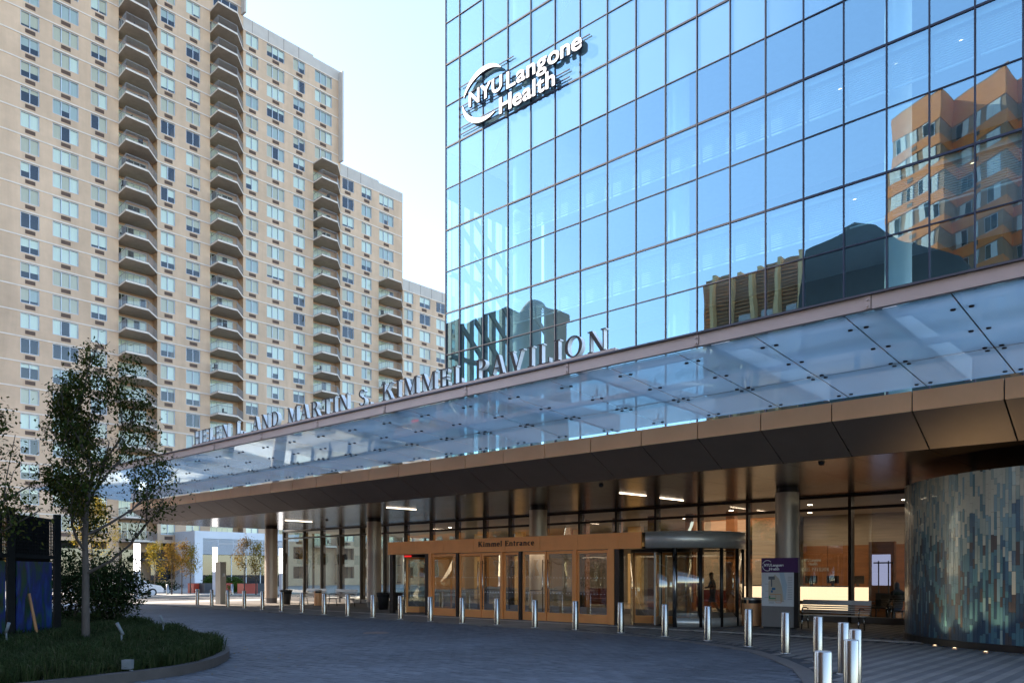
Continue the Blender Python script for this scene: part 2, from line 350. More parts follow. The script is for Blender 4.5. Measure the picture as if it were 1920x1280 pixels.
# island of planting on the left, edge of the driveway on the right
ISL = [(-12.45, 0.0), (-12.55, 3.5), (-12.8, 5.2), (-13.1, 6.2), (-13.9, 7.2), (-15.2, 8.15), (-17.2, 8.95), (-20, 9.6), (-24, 10.4), (-28, 10.9), (-31, 10.2), (-32, 8.0), (-32, 0)]
EDGE = [(-4.0, 2.0), (-4.05, 6.5), (-4.2, 9.0), (-4.45, 10.8), (-4.98, 12.2), (-5.83, 13.8), (-6.8, 15.1), (-7.9, 16.3), (-9.3, 17.2), (-11.2, 18.0), (-13.5, 18.45), (-17, 18.5), (-46, 18.9)]
drive = [(-46, -40), (-4.0, -40)] + EDGE
DRIVE = sheet('driveway', drive, 0.0, M['joint'], 0.1)
def inpoly(p, poly):
    c = False; n = len(poly)
    for i in range(n):
        x1, y1 = poly[i]; x2, y2 = poly[(i + 1) % n]
        if (y1 > p[1]) != (y2 > p[1]) and p[0] < (x2 - x1) * (p[1] - y1) / (y2 - y1) + x1: c = not c
    return c
def offset_line(pts, dist):
    o = []
    for i, p in enumerate(pts):
        a = Vector(pts[max(i - 1, 0)]); b = Vector(pts[min(i + 1, len(pts) - 1)]); t = (b - a).normalized()
        o.append((p[0] + t.y * dist, p[1] - t.x * dist))
    return o
# pavers, running bond with courses parallel to the hall; nearest ones single objects, the rest one mesh
pv = []
PW, PD = 0.30, 0.15
j = 0; y = 0.9
while y < 18.6:
    x = -46 + (PW / 2 if j % 2 else 0)
    while x < -3.5:
        q = (x + PW / 2, y + PD / 2); D = q[0] * fwx + q[1] * fwy
        if 10 < D < 30 and abs(q[0] * rtx + q[1] * rty) < D * 0.67 + 0.6 and inpoly(q, drive) and not inpoly(q, ISL): pv.append((D, x, y))
        x += PW
    y += PD; j += 1
pv.sort()
near_n = 300
# the 300 that show largest: near ones inside the frame
vis = [p for p in pv if p[0] > 12.2][:near_n]; visset = set(vis)
protos = []
for k in range(6):
    t = random.uniform(0.006, 0.011)
    protos.append(MB().prism([(0.004, 0.004), (PW - 0.004, 0.004), (PW - 0.004, PD - 0.004), (0.004, PD - 0.004)], 0, t).mesh('paver', M['paver' if k % 3 else 'paver_b']))
for D, x, y in vis:
    link('paver', random.choice(protos), DRIVE, (x, y, 0.0))
fm = MB()
for p in pv:
    if p in visset: continue
    D, x, y = p; t = random.uniform(0.005, 0.011); mi = 1 if random.random() < 0.33 else 0
    a, b, c, d = x + 0.004, x + PW - 0.004, y + 0.004, y + PD - 0.004
    fm._add([(a, c, t), (b, c, t), (b, d, t), (a, d, t), (a, c, 0), (b, c, 0), (b, d, 0), (a, d, 0)], [(0, 1, 2, 3), (4, 5, 1, 0), (7, 4, 0, 3), (5, 6, 2, 1)], mi)
stuff(fm.build('paver_field', [M['paver'], M['paver_b']], DRIVE))
far = MB().prism([(-46, 9.5), (-33, 9.5), (-24, 11.2), (-22, 12.5), (-22, 18.55), (-46, 18.85)], 0.0, 0.004)
struct(far.build('driveway_far', M['paver']))
cov = MB().lathe([(0.01, 0.012), (0.36, 0.012), (0.40, 0.004)], *gnd(705, 1186), n=24)
tag(cov.build('manhole_cover', M['vent'], origin=(0, 0, 0)), 'round brown manhole cover set in the dark driveway paving', 'manhole cover')
# dark granite edge of the driveway, butted stones
em = thing('driveway_edge', 'dark granite edging that curves along the driveway beside the bollards', 'edging', (EDGE[4][0], EDGE[4][1], 0))
inner = EDGE; outer = offset_line(EDGE, 0.30)
del em['category'], em['label']; struct(em)
for i in range(len(EDGE) - 1):
    n = max(1, int((Vector(EDGE[i + 1]) - Vector(EDGE[i])).length / 1.2)); n = min(n, 24)
    for k in range(n):
        f0, f1 = k / n, (k + 1) / n - 0.006
        L_ = lambda A, f: (A[i][0] + (A[i + 1][0] - A[i][0]) * f, A[i][1] + (A[i + 1][1] - A[i][1]) * f)
        MB().prism([L_(inner, f0), L_(inner, f1), L_(outer, f1), L_(outer, f0)], -0.05, 0.018).build('edge_stone', M['edge'], em)
# walk in front of the hall: linear pavers laid at right angles to the facade
walk_poly = [(p[0], p[1]) for p in outer] + [(-46, 28.6), (3, 28.6), (3, 2)]
WALK = sheet('walkway', walk_poly, -0.006, M['joint'], 0.1)
planks = []
LW, LL = 0.155, 0.92
i = 0; x = -15.5
while x < 0.5:
    y = 2.0 + (i * 0.37) % LL
    while y < 28.4:
        q = (x + LW / 2, y + LL / 2); D = q[0] * fwx + q[1] * fwy; L = q[0] * rtx + q[1] * rty
        if 9 < D and abs(L) < D * 0.68 and inpoly(q, walk_poly) and inpoly((x, y + 0.02), walk_poly) and inpoly((x, y + LL), walk_poly) and not (21.2 < y + LL and y < 21.55):
            planks.append((D, x, y))
        y += LL
    x += LW; i += 1
_pt = {}
def plank_tone(x):
    k = round(x / LW)
    if k not in _pt: _pt[k] = k % 2 + 2 * random.randrange(3)
    return _pt[k]
planks.sort(); pvis = planks[:300]; pset = set(pvis)
pprot = [MB().prism([(0.004, 0.004), (LW - 0.004, 0.004), (LW - 0.004, LL - 0.004), (0.004, LL - 0.004)], -0.006, random.uniform(0.004, 0.010)).mesh('linear_paver', M['plank' if k % 2 else 'plank_b']) for k in range(6)]
for D, x, y in pvis: link('linear_paver', pprot[plank_tone(x)], WALK, (x, y, 0))
fm = MB()
for p in planks:
    if p in pset: continue
    D, x, y = p; t = random.uniform(0.004, 0.010); a, b, c, d = x + 0.004, x + LW - 0.004, y + 0.004, y + LL - 0.004
    fm._add([(a, c, t), (b, c, t), (b, d, t), (a, d, t), (a, c, -0.006), (b, c, -0.006), (b, d, -0.006), (a, d, -0.006)], [(0, 1, 2, 3), (4, 5, 1, 0), (7, 4, 0, 3), (5, 6, 2, 1)], (plank_tone(x_ := p[1]) + 1) % 2)
stuff(fm.build('linear_paver_field', [M['plank'], M['plank_b']], WALK))
struct(MB().box(-46, -15.5, 18.9, 21.2, -0.006, 0.002).build('walk_strip', M['plank']))
struct(MB().box(-46, -15.5, 21.55, 27.9, -0.006, 0.002).build('walk_inner', M['plank']))
bandt = MB()
for k in range(33):
    x0 = -46 + k * 1.5; bandt.box(x0, x0 + 1.49, 21.22, 21.53, -0.05, 0.012)
struct(bandt.build('paving_band', M['band']))
# avenue and far pavement
sheet('avenue', [(-60.5, -200), (-49.5, -200), (-49.5, 300), (-60.5, 300)], -0.10, M['asphalt'], 0.05)
sheet('avenue_pavement', [(-49.5, -200), (-46.0, -200), (-46.0, 300), (-49.5, 300)], 0.0, M['concrete'], 0.15)
sheet('far_pavement', [(-98.3, -200), (-60.5, -200), (-60.5, 300), (-98.3, 300)], 0.02, M['concrete'], 0.18)
cw = MB()
for k in range(8): cw.box(-49.2 + 0.0, -46.2, 9.2 + k * 1.15, 9.75 + k * 1.15, 0.0, 0.004)
o = cw.build('crosswalk', M['paint']); struct(o)
lm = MB()
for k in range(6): lm.box(-55.15, -55.0, -6 + k * 9, -2 + k * 9, -0.10, -0.096)
struct(lm.build('lane_marking', M['paint']))

# ------------------------------------------------------------------ apartment tower
TX = -98.4
FL = 2.757; Z0 = 0.08
def zc(k): return Z0 + FL * k
T = thing('apartment_tower', 'tall stepped tan brick apartment tower with balcony stacks', 'apartment building', (TX, 55, 0))
SECT = [  # y0, y1, top course k, window columns (y0, y1, panes)
    (20.0, 38.66, 30, [(21.5, 24.2, 3), (28.32, 30.19, 2), (31.53, 34.24, 3), (35.56, 37.36, 2)]),
    (43.25, 50.07, 30, [(43.68, 45.48, 2), (46.89, 48.75, 2)]),
    (54.72, 65.66, 27, [(55.11, 56.96, 2), (58.24, 60.97, 3), (62.38, 64.29, 2)]),
    (70.32, 77.47, 22, [(70.7, 72.83, 2), (74.22, 76.13, 2)]),
    (82.27, 96.0, 17, [(82.6, 84.5, 2), (85.86, 88.18, 2), (89.48, 91.65, 2), (93, 95, 2)]),
]
REC = [(38.66, 43.25, 30, 30, None), (50.07, 54.72, 27, 30, (50.5, 54.0, 3)), (65.66, 70.32, 22, 27, (65.95, 68.86, 3)), (77.47, 82.27, 17, 22, (77.6, 80.43, 3))]
DEP = 16.0; WH = 1.70
win_cells = []   # (y0, y1, panes, k, X of wall face)
def wall_section(y0, y1, ktop, cols, X, k0=0):
    """facade with real openings: piers between window columns, spandrels between floors"""
    b = MB(); th = 0.35
    ys = [y0]
    for c in cols: ys += [c[0], c[1]]
    ys.append(y1)
    zt = zc(ktop); zb = zc(k0) if k0 else -0.1
    for i in range(0, len(ys), 2): b.box(X - th, X, ys[i], ys[i + 1], zb, zt)
    for c in cols:
        z = zb
        for k in range(k0 + 1, ktop + 1):
            wt = zc(k) - 0.10; wb = wt - WH
            b.box(X - th, X, c[0], c[1], z, wb); z = wt
            win_cells.append((c[0], c[1], c[2], k, X))
        b.box(X - th, X, c[0], c[1], z, zt)
    b.build('wall', M['brick_tan'], T)
    r = MB()
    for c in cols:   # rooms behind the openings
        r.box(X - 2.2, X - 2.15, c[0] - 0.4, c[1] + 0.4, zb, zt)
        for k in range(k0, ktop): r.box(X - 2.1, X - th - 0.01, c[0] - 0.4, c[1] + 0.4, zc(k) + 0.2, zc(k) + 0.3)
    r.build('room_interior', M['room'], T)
for y0, y1, kt, cols in SECT:
    wall_section(y0, y1, kt, cols, TX)
    pr = MB().box(TX - DEP, TX + 0.02, y0, y1, zc(kt), zc(kt) + 1.75)
    pr.build('parapet', M['parapet'], T)
    MB().box(TX - DEP, TX - 2.3, y0, y1, -0.1, zc(kt)).build('core', M['brick_tan'], T)
    for k in range(3, kt + 1):
        MB().box(TX, TX + 0.05, y0, y1, zc(k) - 0.075, zc(k) + 0.075).build('string_course', M['course'], T)
    sm = MB()
    for k in range(int((y1 - y0) / 2.4)):
        yy = y0 + 1.3 + 2.4 * k
        if yy < y1: sm.box(TX + 0.02, TX + 0.035, yy, yy + 0.04, zc(kt), zc(kt) + 1.70)
    sm.build('parapet_joint', M['vent'], T)
RD = 1.3
for y0, y1, kb, kt, col in REC:
    b = MB()
    b.box(TX - RD - 0.2, TX - RD, y0, y1, -0.1, zc(kb))           # recess back wall
    b.box(TX - RD - 0.2, TX - 0.36, y0 - 0.3, y0 + 0.002, -0.1, zc(kb)); b.box(TX - RD - 0.2, TX - 0.36, y1 - 0.002, y1 + 0.3, -0.1, zc(kb))
    b.build('recess_wall', M['brick_tan'], T)
    MB().box(TX - DEP, TX - RD - 0.25, y0, y1, -0.1, zc(kb)).build('core', M['brick_tan'], T)
    if col:   # bay with triple windows above the top balcony
        wall_section(y0, y1, kt, [col], TX - 0.0, kb)
        MB().box(TX - DEP, TX + 0.02, y0, y1, zc(kt), zc(kt) + 1.5).build('parapet', M['parapet'], T)
        MB().box(TX - DEP, TX - 2.3, y0, y1, zc(kb), zc(kt)).build('core', M['brick_tan'], T)
        for k in range(kb + 1, kt + 1): MB().box(TX, TX + 0.05, y0, y1, zc(k) - 0.075, zc(k) + 0.075).build('string_course', M['course'], T)
# sunlit projecting fins at the step ends
MB().box(TX - 6, TX + 0.9, 70.0, 70.3, zc(22) + 1.75, zc(27) + 1.2).build('end_fin', M['parapet'], T)
MB().box(TX - 6, TX + 0.9, 54.4, 54.7, zc(27) + 1.75, zc(30) + 2).build('end_fin', M['parapet'], T)
# windows: shared meshes for frames and panes, blind drops vary
def win_meshes(wd, n):
    fr = MB(); t = 0.07; h = WH
    fr.box(-0.10, 0.02, 0, wd, 0, t); fr.box(-0.10, 0.02, 0, wd, h - t, h); fr.box(-0.10, 0.02, 0, t, t, h - t); fr.box(-0.10, 0.02, wd - t, wd, t, h - t)
    fr.box(-0.1, 0.06, -0.04, wd + 0.04, -0.07, -0.002)
    for i in range(1, n): fr.box(-0.10, 0.015, wd * i / n - 0.035, wd * i / n + 0.035, t, h - t)
    f = fr.mesh('window', M['alu'])
    pw = wd / n
    p = MB().quad((0, 0.03, t), (0, pw - 0.03, t), (0, pw - 0.03, h - t), (0, 0.03, h - t)).mesh('pane', M['tower_glass'])
    bl = {}
    for dn, fr_ in (('full', 1.0), ('most', 0.80), ('half', 0.55), ('short', 0.25)):
        m = MB(); z1 = h - t; z0 = z1 - (h - 2 * t) * fr_
        m.box(-0.02, 0.0, 0.05, pw - 0.05, z0, z1)
        bl[dn] = [m.mesh('blind', M[q]) for q in ('blind', 'blind', 'blind', 'blind_warm', 'blind_grey')]
    return f, p, bl, pw
cache = {}
rw = random.Random(11)
vent_me = MB()
vent_me.box(0.001, 0.012, 0.02, 0.98, 0.01, 0.41)
vent_me.box(0.0125, 0.04, 0, 1.0, 0, 0.04); vent_me.box(0.0125, 0.04, 0, 1.0, 0.38, 0.42); vent_me.box(0.0125, 0.04, 0, 0.04, 0.04, 0.38); vent_me.box(0.0125, 0.04, 0.96, 1.0, 0.04, 0.38)
for q in range(5): vent_me.box(0.0125, 0.034, 0.04, 0.96, 0.06 + q * 0.065, 0.085 + q * 0.065)
vent_me = vent_me.mesh('vent_grille', M['vent'])
nwin = 0
for y0, y1, n, k, X in win_cells:
    zb = zc(k) - 0.10 - WH
    if k < 3 or zb > 82: continue
    wd = y1 - y0; key = (round(wd, 2), n)
    if key not in cache: cache[key] = win_meshes(wd, n)
    fme, pme, bl, pw = cache[key]
    wo = place(fme, 'window', T, (X - 0.10, y0, zb)); nwin += 1
    u = rw.random(); left = y0 < 31 
    st = 'full' if u < (0.28 if left else 0.66) else 'most' if u < (0.42 if left else 0.74) else 'half' if u < 0.84 - (0.1 if left else 0) else 'short' if u < 0.92 else 'none'
    if n == 3 and y0 < 35: st = 'full' if k > 10 else rw.choice(('full', 'half', 'none'))
    bk = rw.randrange(5)
    for i in range(n):
        link('pane', pme, wo, (-0.05, i * pw, 0))
        s2 = st if rw.random() > 0.07 else rw.choice(('full', 'half', 'none'))
        if s2 != 'none': link('blind', bl[s2][bk if rw.random() < 0.85 else 3], wo, (-0.14, i * pw, 0))
    place(vent_me, 'vent_grille', T, (X, y0 + (0.45 if n == 2 else 0.85), zb - 0.62))
# balconies
slabp = [(0.0, 0.0), (2.35, -0.12), (2.28, 2.55), (0.06, 4.57), (-RD, 4.57), (-RD, 0.0)]
def slab_mesh(L):
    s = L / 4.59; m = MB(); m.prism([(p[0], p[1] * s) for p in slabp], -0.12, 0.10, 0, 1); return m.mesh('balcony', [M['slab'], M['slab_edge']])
def rail_mesh(L):
    s = L / 4.59; m = MB()
    pts = [(0.04, 0.06), (2.25, -0.05), (2.18, 2.52 * s), (0.06, 4.45 * s)]
    for a, b in zip(pts, pts[1:]):
        a = Vector(a); b = Vector(b); n = max(2, int((b - a).length / 0.15))
        m.tube((a.x, a.y, 1.10), (b.x, b.y, 1.10), 0.035, n=5); m.tube((a.x, a.y, 0.18), (b.x, b.y, 0.18), 0.022, n=4)
        for i in range(n + 1):
            p = a + (b - a) * (i / n); m.tube((p.x, p.y, 0.10), (p.x, p.y, 1.10), 0.032 if i in (0, n) else 0.013, n=4, caps=False)
    return m.mesh('railing', M['rail'])
def door_mesh(L):
    m = MB(); h = 2.25; n = 5; W = L * 0.80; pw = W / n
    for i in range(n + 1): m.box(0, 0.07, 0.06 + i * pw - 0.035, 0.06 + i * pw + 0.035, 0.1, h)
    m.box(0, 0.07, 0.03, 0.09 + W, h, h + 0.08); m.box(0, 0.07, 0.03, 0.09 + W, 0.101, 0.18)
    return m.mesh('balcony_door', M['alu'])
chair_me = MB()
chair_me.box(0, 0.5, 0, 0.5, 0.40, 0.45); chair_me.box(0, 0.06, 0, 0.5, 0.45, 0.9)
for a in (0.03, 0.47):
    for b in (0.03, 0.47): chair_me.tube((a, b, 0.0), (a, b, 0.42), 0.02, n=5)
chair_me = chair_me.mesh('balcony_chair', M['black'])
rb = random.Random(5)
for y0, y1, kb, kt, col in REC:
    L = y1 - y0; sm_, rm_, dm_ = slab_mesh(L), rail_mesh(L), door_mesh(L)
    pwid = L * 0.80 / 5
    gm = MB().quad((0.03, 0.06, 0.18), (0.03, 0.06 + L * 0.8, 0.18), (0.03, 0.06 + L * 0.8, 2.25), (0.03, 0.06, 2.25)).mesh('door_glass', M['tower_glass'])
    bm_ = MB().box(-0.02, 0.0, 0.1, 0.06 + pwid - 0.06, 0.2, 2.2).mesh('door_curtain', M['blind'])
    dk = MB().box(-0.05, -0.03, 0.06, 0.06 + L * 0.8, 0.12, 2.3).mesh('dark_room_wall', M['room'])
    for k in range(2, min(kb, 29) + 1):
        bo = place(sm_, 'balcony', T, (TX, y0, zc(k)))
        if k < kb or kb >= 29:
            link('railing', rm_, bo)
            do = link('balcony_door', dm_, bo, (-RD + 0.02, 0, 0))
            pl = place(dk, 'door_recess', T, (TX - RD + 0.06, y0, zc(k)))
            pg = place(gm, 'door_glass', T, (TX - RD + 0.07, y0, zc(k)))
            cu = rb.random()
            for i in range(5):
                if cu < 0.6 or rb.random() < 0.5: place(bm_, 'door_curtain', T, (TX - RD + 0.09, y0 + i * pwid, zc(k)))
            if rb.random() < 0.5:
                link('balcony_chair', chair_me, bo, (0.5 + rb.random(), 0.3 + rb.random() * 1.6, 0.1), rb.random() * 6)
# tower base: storefront band seen under the tree
for i in range(9):
    y = 22 + i * 3.4
    MB().box(TX + 0.06, TX + 0.10, y, y + 2.2, 0.9, 4.6).build('shopfront_window', M['dark_glass'], T)
MB().prism([(TX + 0.05, 40.5), (TX + 2.4, 40.5), (TX + 2.4, 46.5), (TX + 0.05, 46.5)], 3.3, lambda p: 3.5 if p[0] > TX + 1 else 4.3).build('awning', M['bronze_dk'], T)
# unseen block, added to keep the sun off the forecourt
nb = thing('shade_block', 'plain tan slab block added beyond the left edge to shade the forecourt', 'apartment building', (TX - 8, -14, 0))
MB().box(TX - 4, TX, -26, 1.0, -0.1, 90).build('wall', M['brick_tan'], nb)
fr = MB(); gl_ = MB()
for k in range(30):
    for c in range(8):
        y = -25.0 + c * 3.4; z = 3 + k * 2.9
        gl_.box(TX + 0.0, TX + 0.03, y, y + 1.9, z, z + 1.6)
stuff(gl_.build('window_field', M['dark_glass'], nb))

# white lobby pavilion at the tower foot
LP = thing('lobby_pavilion', 'white flat roofed lobby pavilion with louvre band at foot of tan tower', 'pavilion', (-90, 52, 0))
X1 = -93.0
y0 = onX(365, X1); y1 = onX(560, X1)
MB().box(X1 - 5.2, X1, y0, y0 + 1.0, 0.02, 6.9).box(X1 - 5.2, X1, y0 + 1.0, y1, 6.0, 6.9).build('wall', M['pav_white'], LP)
MB().box(X1 - 5.2, X1 - 5.0, y0 + 1.0, y1, 0.02, 6.0).build('back_wall', M['room'], LP)
n = int((y1 - y0 - 1.0) / 2.0)
for i in range(n):
    a = y0 + 1.0 + i * 2.0; lv = MB()
    lv.box(X1 - 0.12, X1 - 0.02, a, a + 0.06, 4.05, 6.0)
    for q in range(16): lv.box(X1 - 0.14, X1 - 0.03, a + 0.07, a + 1.99, 4.1 + q * 0.118, 4.17 + q * 0.118)
    lv.build('louvre_panel', M['louver'], LP)
    MB().box(X1 - 0.6, X1 - 0.5, a, a + 0.08, 0.02, 4.04).build('mullion', M['alu'], LP)
    MB().box(X1 - 0.57, X1 - 0.55, a + 0.09, a + 1.98, 0.05, 4.04).build('glass_pane', M['dark_glass'], LP)

# ------------------------------------------------------------------ glass pavilion above the canopy
PY = 30.0
G = thing('glass_pavilion', 'blue glass hospital pavilion rising behind the entrance canopy', 'hospital building', (-17, PY, 0))
mpx = [836, 862, 906, 952.5, 995.5, 1041, 1088, 1139, 1192.5, 1248, 1307, 1369, 1435.5, 1506.5, 1582, 1662.5, 1742.6, 1828.2, 1918.6]
mx = [onY(p, PY) for p in mpx]; mx += [mx[-1] + 1.42, mx[-1] + 2.84]
PH = 2.275; ZL = 15.98
lev = [ZL + PH * k for k in range(-4, 11)]
rg = random.Random(3)
for i in range(len(mx) - 1):
    wd = mx[i + 1] - mx[i] - 0.07
    pm = {}
    for mn in ('pav_glass', 'pav_frit'):
        pm[mn] = MB().quad((0, 0, 0), (wd, 0, 0), (wd, 0, PH - 0.07), (0, 0, PH - 0.07)).mesh('glass_panel', M[mn])
    for k in range(14):
        fz = lev[k] > 22.5
        o = place(pm['pav_frit' if fz else 'pav_glass'], 'glass_panel', G, (mx[i] + 0.035, PY, lev[k] + 0.035))
        o.rotation_euler = (radians(rg.gauss(0, 0.10)), 0, radians(rg.gauss(0, 0.14)))
for x in mx:
    MB().box(x - 0.019, x + 0.019, PY - 0.05, PY + 0.14, lev[0], lev[-1]).build('mullion', M['mullion'], G)
for k, z in enumerate(lev):
    t = 0.038 if k % 2 == 0 else 0.018
    for i in range(len(mx) - 1):
        MB().box(mx[i] + 0.031, mx[i + 1] - 0.031, PY - 0.04, PY + 0.12, z - t, z + t).build('transom', M['mullion'], G)
XL = mx[0]; XR = mx[-1]; XV = -27.2
for k in (2, 4, 6, 8, 10, 12):
    z = lev[k]
    MB().box(XV if z < 22 else XL + 0.2, XR, PY + 0.16, PY + 8, z - 0.25, z + 0.05).build('floor_slab', M['ceil'], G)
MB().box(XV, XR, PY + 8, PY + 8.2, lev[0], lev[-1]).build('back_wall', M['office'], G)
MB().box(XV - 0.15, XV, PY + 2.6, PY + 8, lev[0], 22.4).build('stair_wall', M['plaster'], G)
for x in (-27.87, -18.44, -9.26):
    MB().lathe([(0.46, lev[0]), (0.46, lev[-1])], x, PY + 1.35, 24).build('interior_column', M['icol'], G)
bl_ = {}
for i in range(3, len(mx) - 1):
    for k in (2, 4):
        z = lev[k + 2]; wd = mx[i + 1] - mx[i]
        m = MB()
        for q in range(13): m.box(mx[i] + 0.08, mx[i + 1] - 0.05, PY + 0.32, PY + 0.36, z - 0.34 - q * 0.085, z - 0.30 - q * 0.085)
        m.build('blind', M['louver'], G)
        MB().box(mx[i] + 0.10, mx[i + 1] - 0.03, PY + 0.31, PY + 0.38, z - 1.50, z - 1.44).build('blind_bar', M['white'], G)
# clear glass return at the corner with heavy mullions and a stair
op = [(845, 855.7), (868, 878), (886, 899), (912, 919), (927, 938.5), (945.5, 952)]
ys = [PY + 0.3]
for a, b in op: ys += [onX(a, XL), onX(b, XL)]
ys.append(ys[-1] + 0.8)
for i in range(0, len(ys), 2): MB().box(XL - 0.12, XL + 0.12, ys[i], ys[i + 1], lev[0], 22.4).build('return_mullion', M['return_metal'], G)
for i in range(1, len(ys) - 1, 2):
    MB().quad((XL, ys[i], lev[0]), (XL, ys[i + 1], lev[0]), (XL, ys[i + 1], 22.4), (XL, ys[i], 22.4)).build('return_pane', M['clear_glass'], G)
for k in (2, 4):
    MB().box(XL - 0.10, XL + 0.16, PY + 0.25, PY + 8, lev[k + 1] - 0.1, lev[k + 1] + 0.1).build('return_transom', M['return_metal'], G)
MB().box(XL - 0.12, XL + 0.12, ys[-1], PY + 8, lev[0], 22.4).box(XL - 0.12, XL + 0.12, PY + 0.16, PY + 8, 22.4, lev[-1]).build('return_wall', M['office'], G)
st = MB()
for (za, zb_) in ((20.6, 15.9), (18.5, 13.2), (15.2, 10.0)):
    for dx in (0.5, 1.6):
        st._add([(XL + dx, PY + 0.6, za), (XL + dx + 0.12, PY + 0.6, za), (XL + dx + 0.12, PY + 6.5, zb_), (XL + dx, PY + 6.5, zb_),
                 (XL + dx, PY + 0.6, za + 0.35), (XL + dx + 0.12, PY + 0.6, za + 0.35), (XL + dx + 0.12, PY + 6.5, zb_ + 0.35), (XL + dx, PY + 6.5, zb_ + 0.35)],
                [(0, 3, 2, 1), (4, 5, 6, 7), (0, 1, 5, 4), (1, 2, 6, 5), (2, 3, 7, 6), (3, 0, 4, 7)])
st.build('stair_stringer', M['return_metal'], G)
for px, py, k in ((1575, 167, 4), (1802, 77, 4), (1558, 331, 2), (1790, 255, 2), (1680, 120, 4)):
    zt = lev[k + 2] - 0.26; a, b = dr(px); D = F * (zt - H) / (HY - py)
    x, y = a * D, max(b * D, PY + 0.8)
    MB().lathe([(0.001, zt - 0.01), (0.06, zt - 0.01), (0.06, zt)], x, y, 14).build('ceiling_light', M['spot_low'], G)

# ------------------------------------------------------------------ text helpers
def font_mesh(ch, size, depth, bold, mats):
    cu = bpy.data.curves.new('t', 'FONT'); cu.body = ch; cu.size = size; cu.extrude = depth / 2; cu.offset = bold
    ob = bpy.data.objects.new('t', cu); COL.objects.link(ob)
    bpy.context.view_layer.update()
    dg = bpy.context.evaluated_depsgraph_get(); me = bpy.data.meshes.new_from_object(ob.evaluated_get(dg))
    bpy.data.objects.remove(ob); bpy.data.curves.remove(cu)
    me.materials.clear()
    for m in mats: me.materials.append(m)
    me.transform(Matrix.Rotation(radians(90), 4, 'X'))
    if len(mats) > 1:
        for p in me.polygons: p.material_index = 0 if p.normal.y < -0.7 else 1
    return me
def bounds(me):
    xs = [v.co.x for v in me.vertices]; zs = [v.co.z for v in me.vertices]
    return (min(xs), max(xs), min(zs), max(zs)) if xs else (0, 0, 0, 0)
def sans_line(parent, text, x0, x1, zbase, y, cap, depth, bold, mats, name='letter'):
    """sans letters spread from x0 to x1, every letter an object"""
    size = cap / 0.73; items = []; x = 0; gap = cap * 0.07
    for ch in text:
        if ch == ' ': x += cap * 0.35; continue
        me = font_mesh(ch, size, depth, bold, mats); b = bounds(me)
        items.append((me, x - b[0])); x += b[1] - b[0] + gap
    s = (x1 - x0) / max(0.01, x - gap)
    for me, px in items:
        me.transform(Matrix.Diagonal((s, 1, 1, 1))); me.name = name
        place(me, name, parent, (x0 + px * s, y, zbase))
# serif glyphs drawn as strokes, cap height 1
TH_, tn, sf = 0.155, 0.062, 0.05
def R(x0, x1, y0, y1): return [(x0, y0), (x1, y0), (x1, y1), (x0, y1)]
def arc(cx, cy, rx, ry, a0, a1, T=TH_, t=tn, n=14):
    ps = []
    for i in range(n):
        q = []
        for a in (a0 + (a1 - a0) * i / n, a0 + (a1 - a0) * (i + 1) / n):
            a = radians(a); q.append(((cx + rx * cos(a), cy + ry * sin(a)), (cx + (rx - T) * cos(a), cy + (ry - t) * sin(a))))
        ps.append([q[0][1], q[0][0], q[1][0], q[1][1]])
    return ps
def diag(x0, y0, x1, y1, w): return [(x0, y0), (x0 + w, y0), (x1 + w, y1), (x1, y1)]
def stem(x, w=TH_, y0=0, y1=1, s0=True, s1=True, e=0.09):
    r = [R(x, x + w, y0, y1)]
    if s0: r.append(R(x - e, x + w + e, y0, y0 + sf))
    if s1: r.append(R(x - e, x + w + e, y1 - sf, y1))
    return r
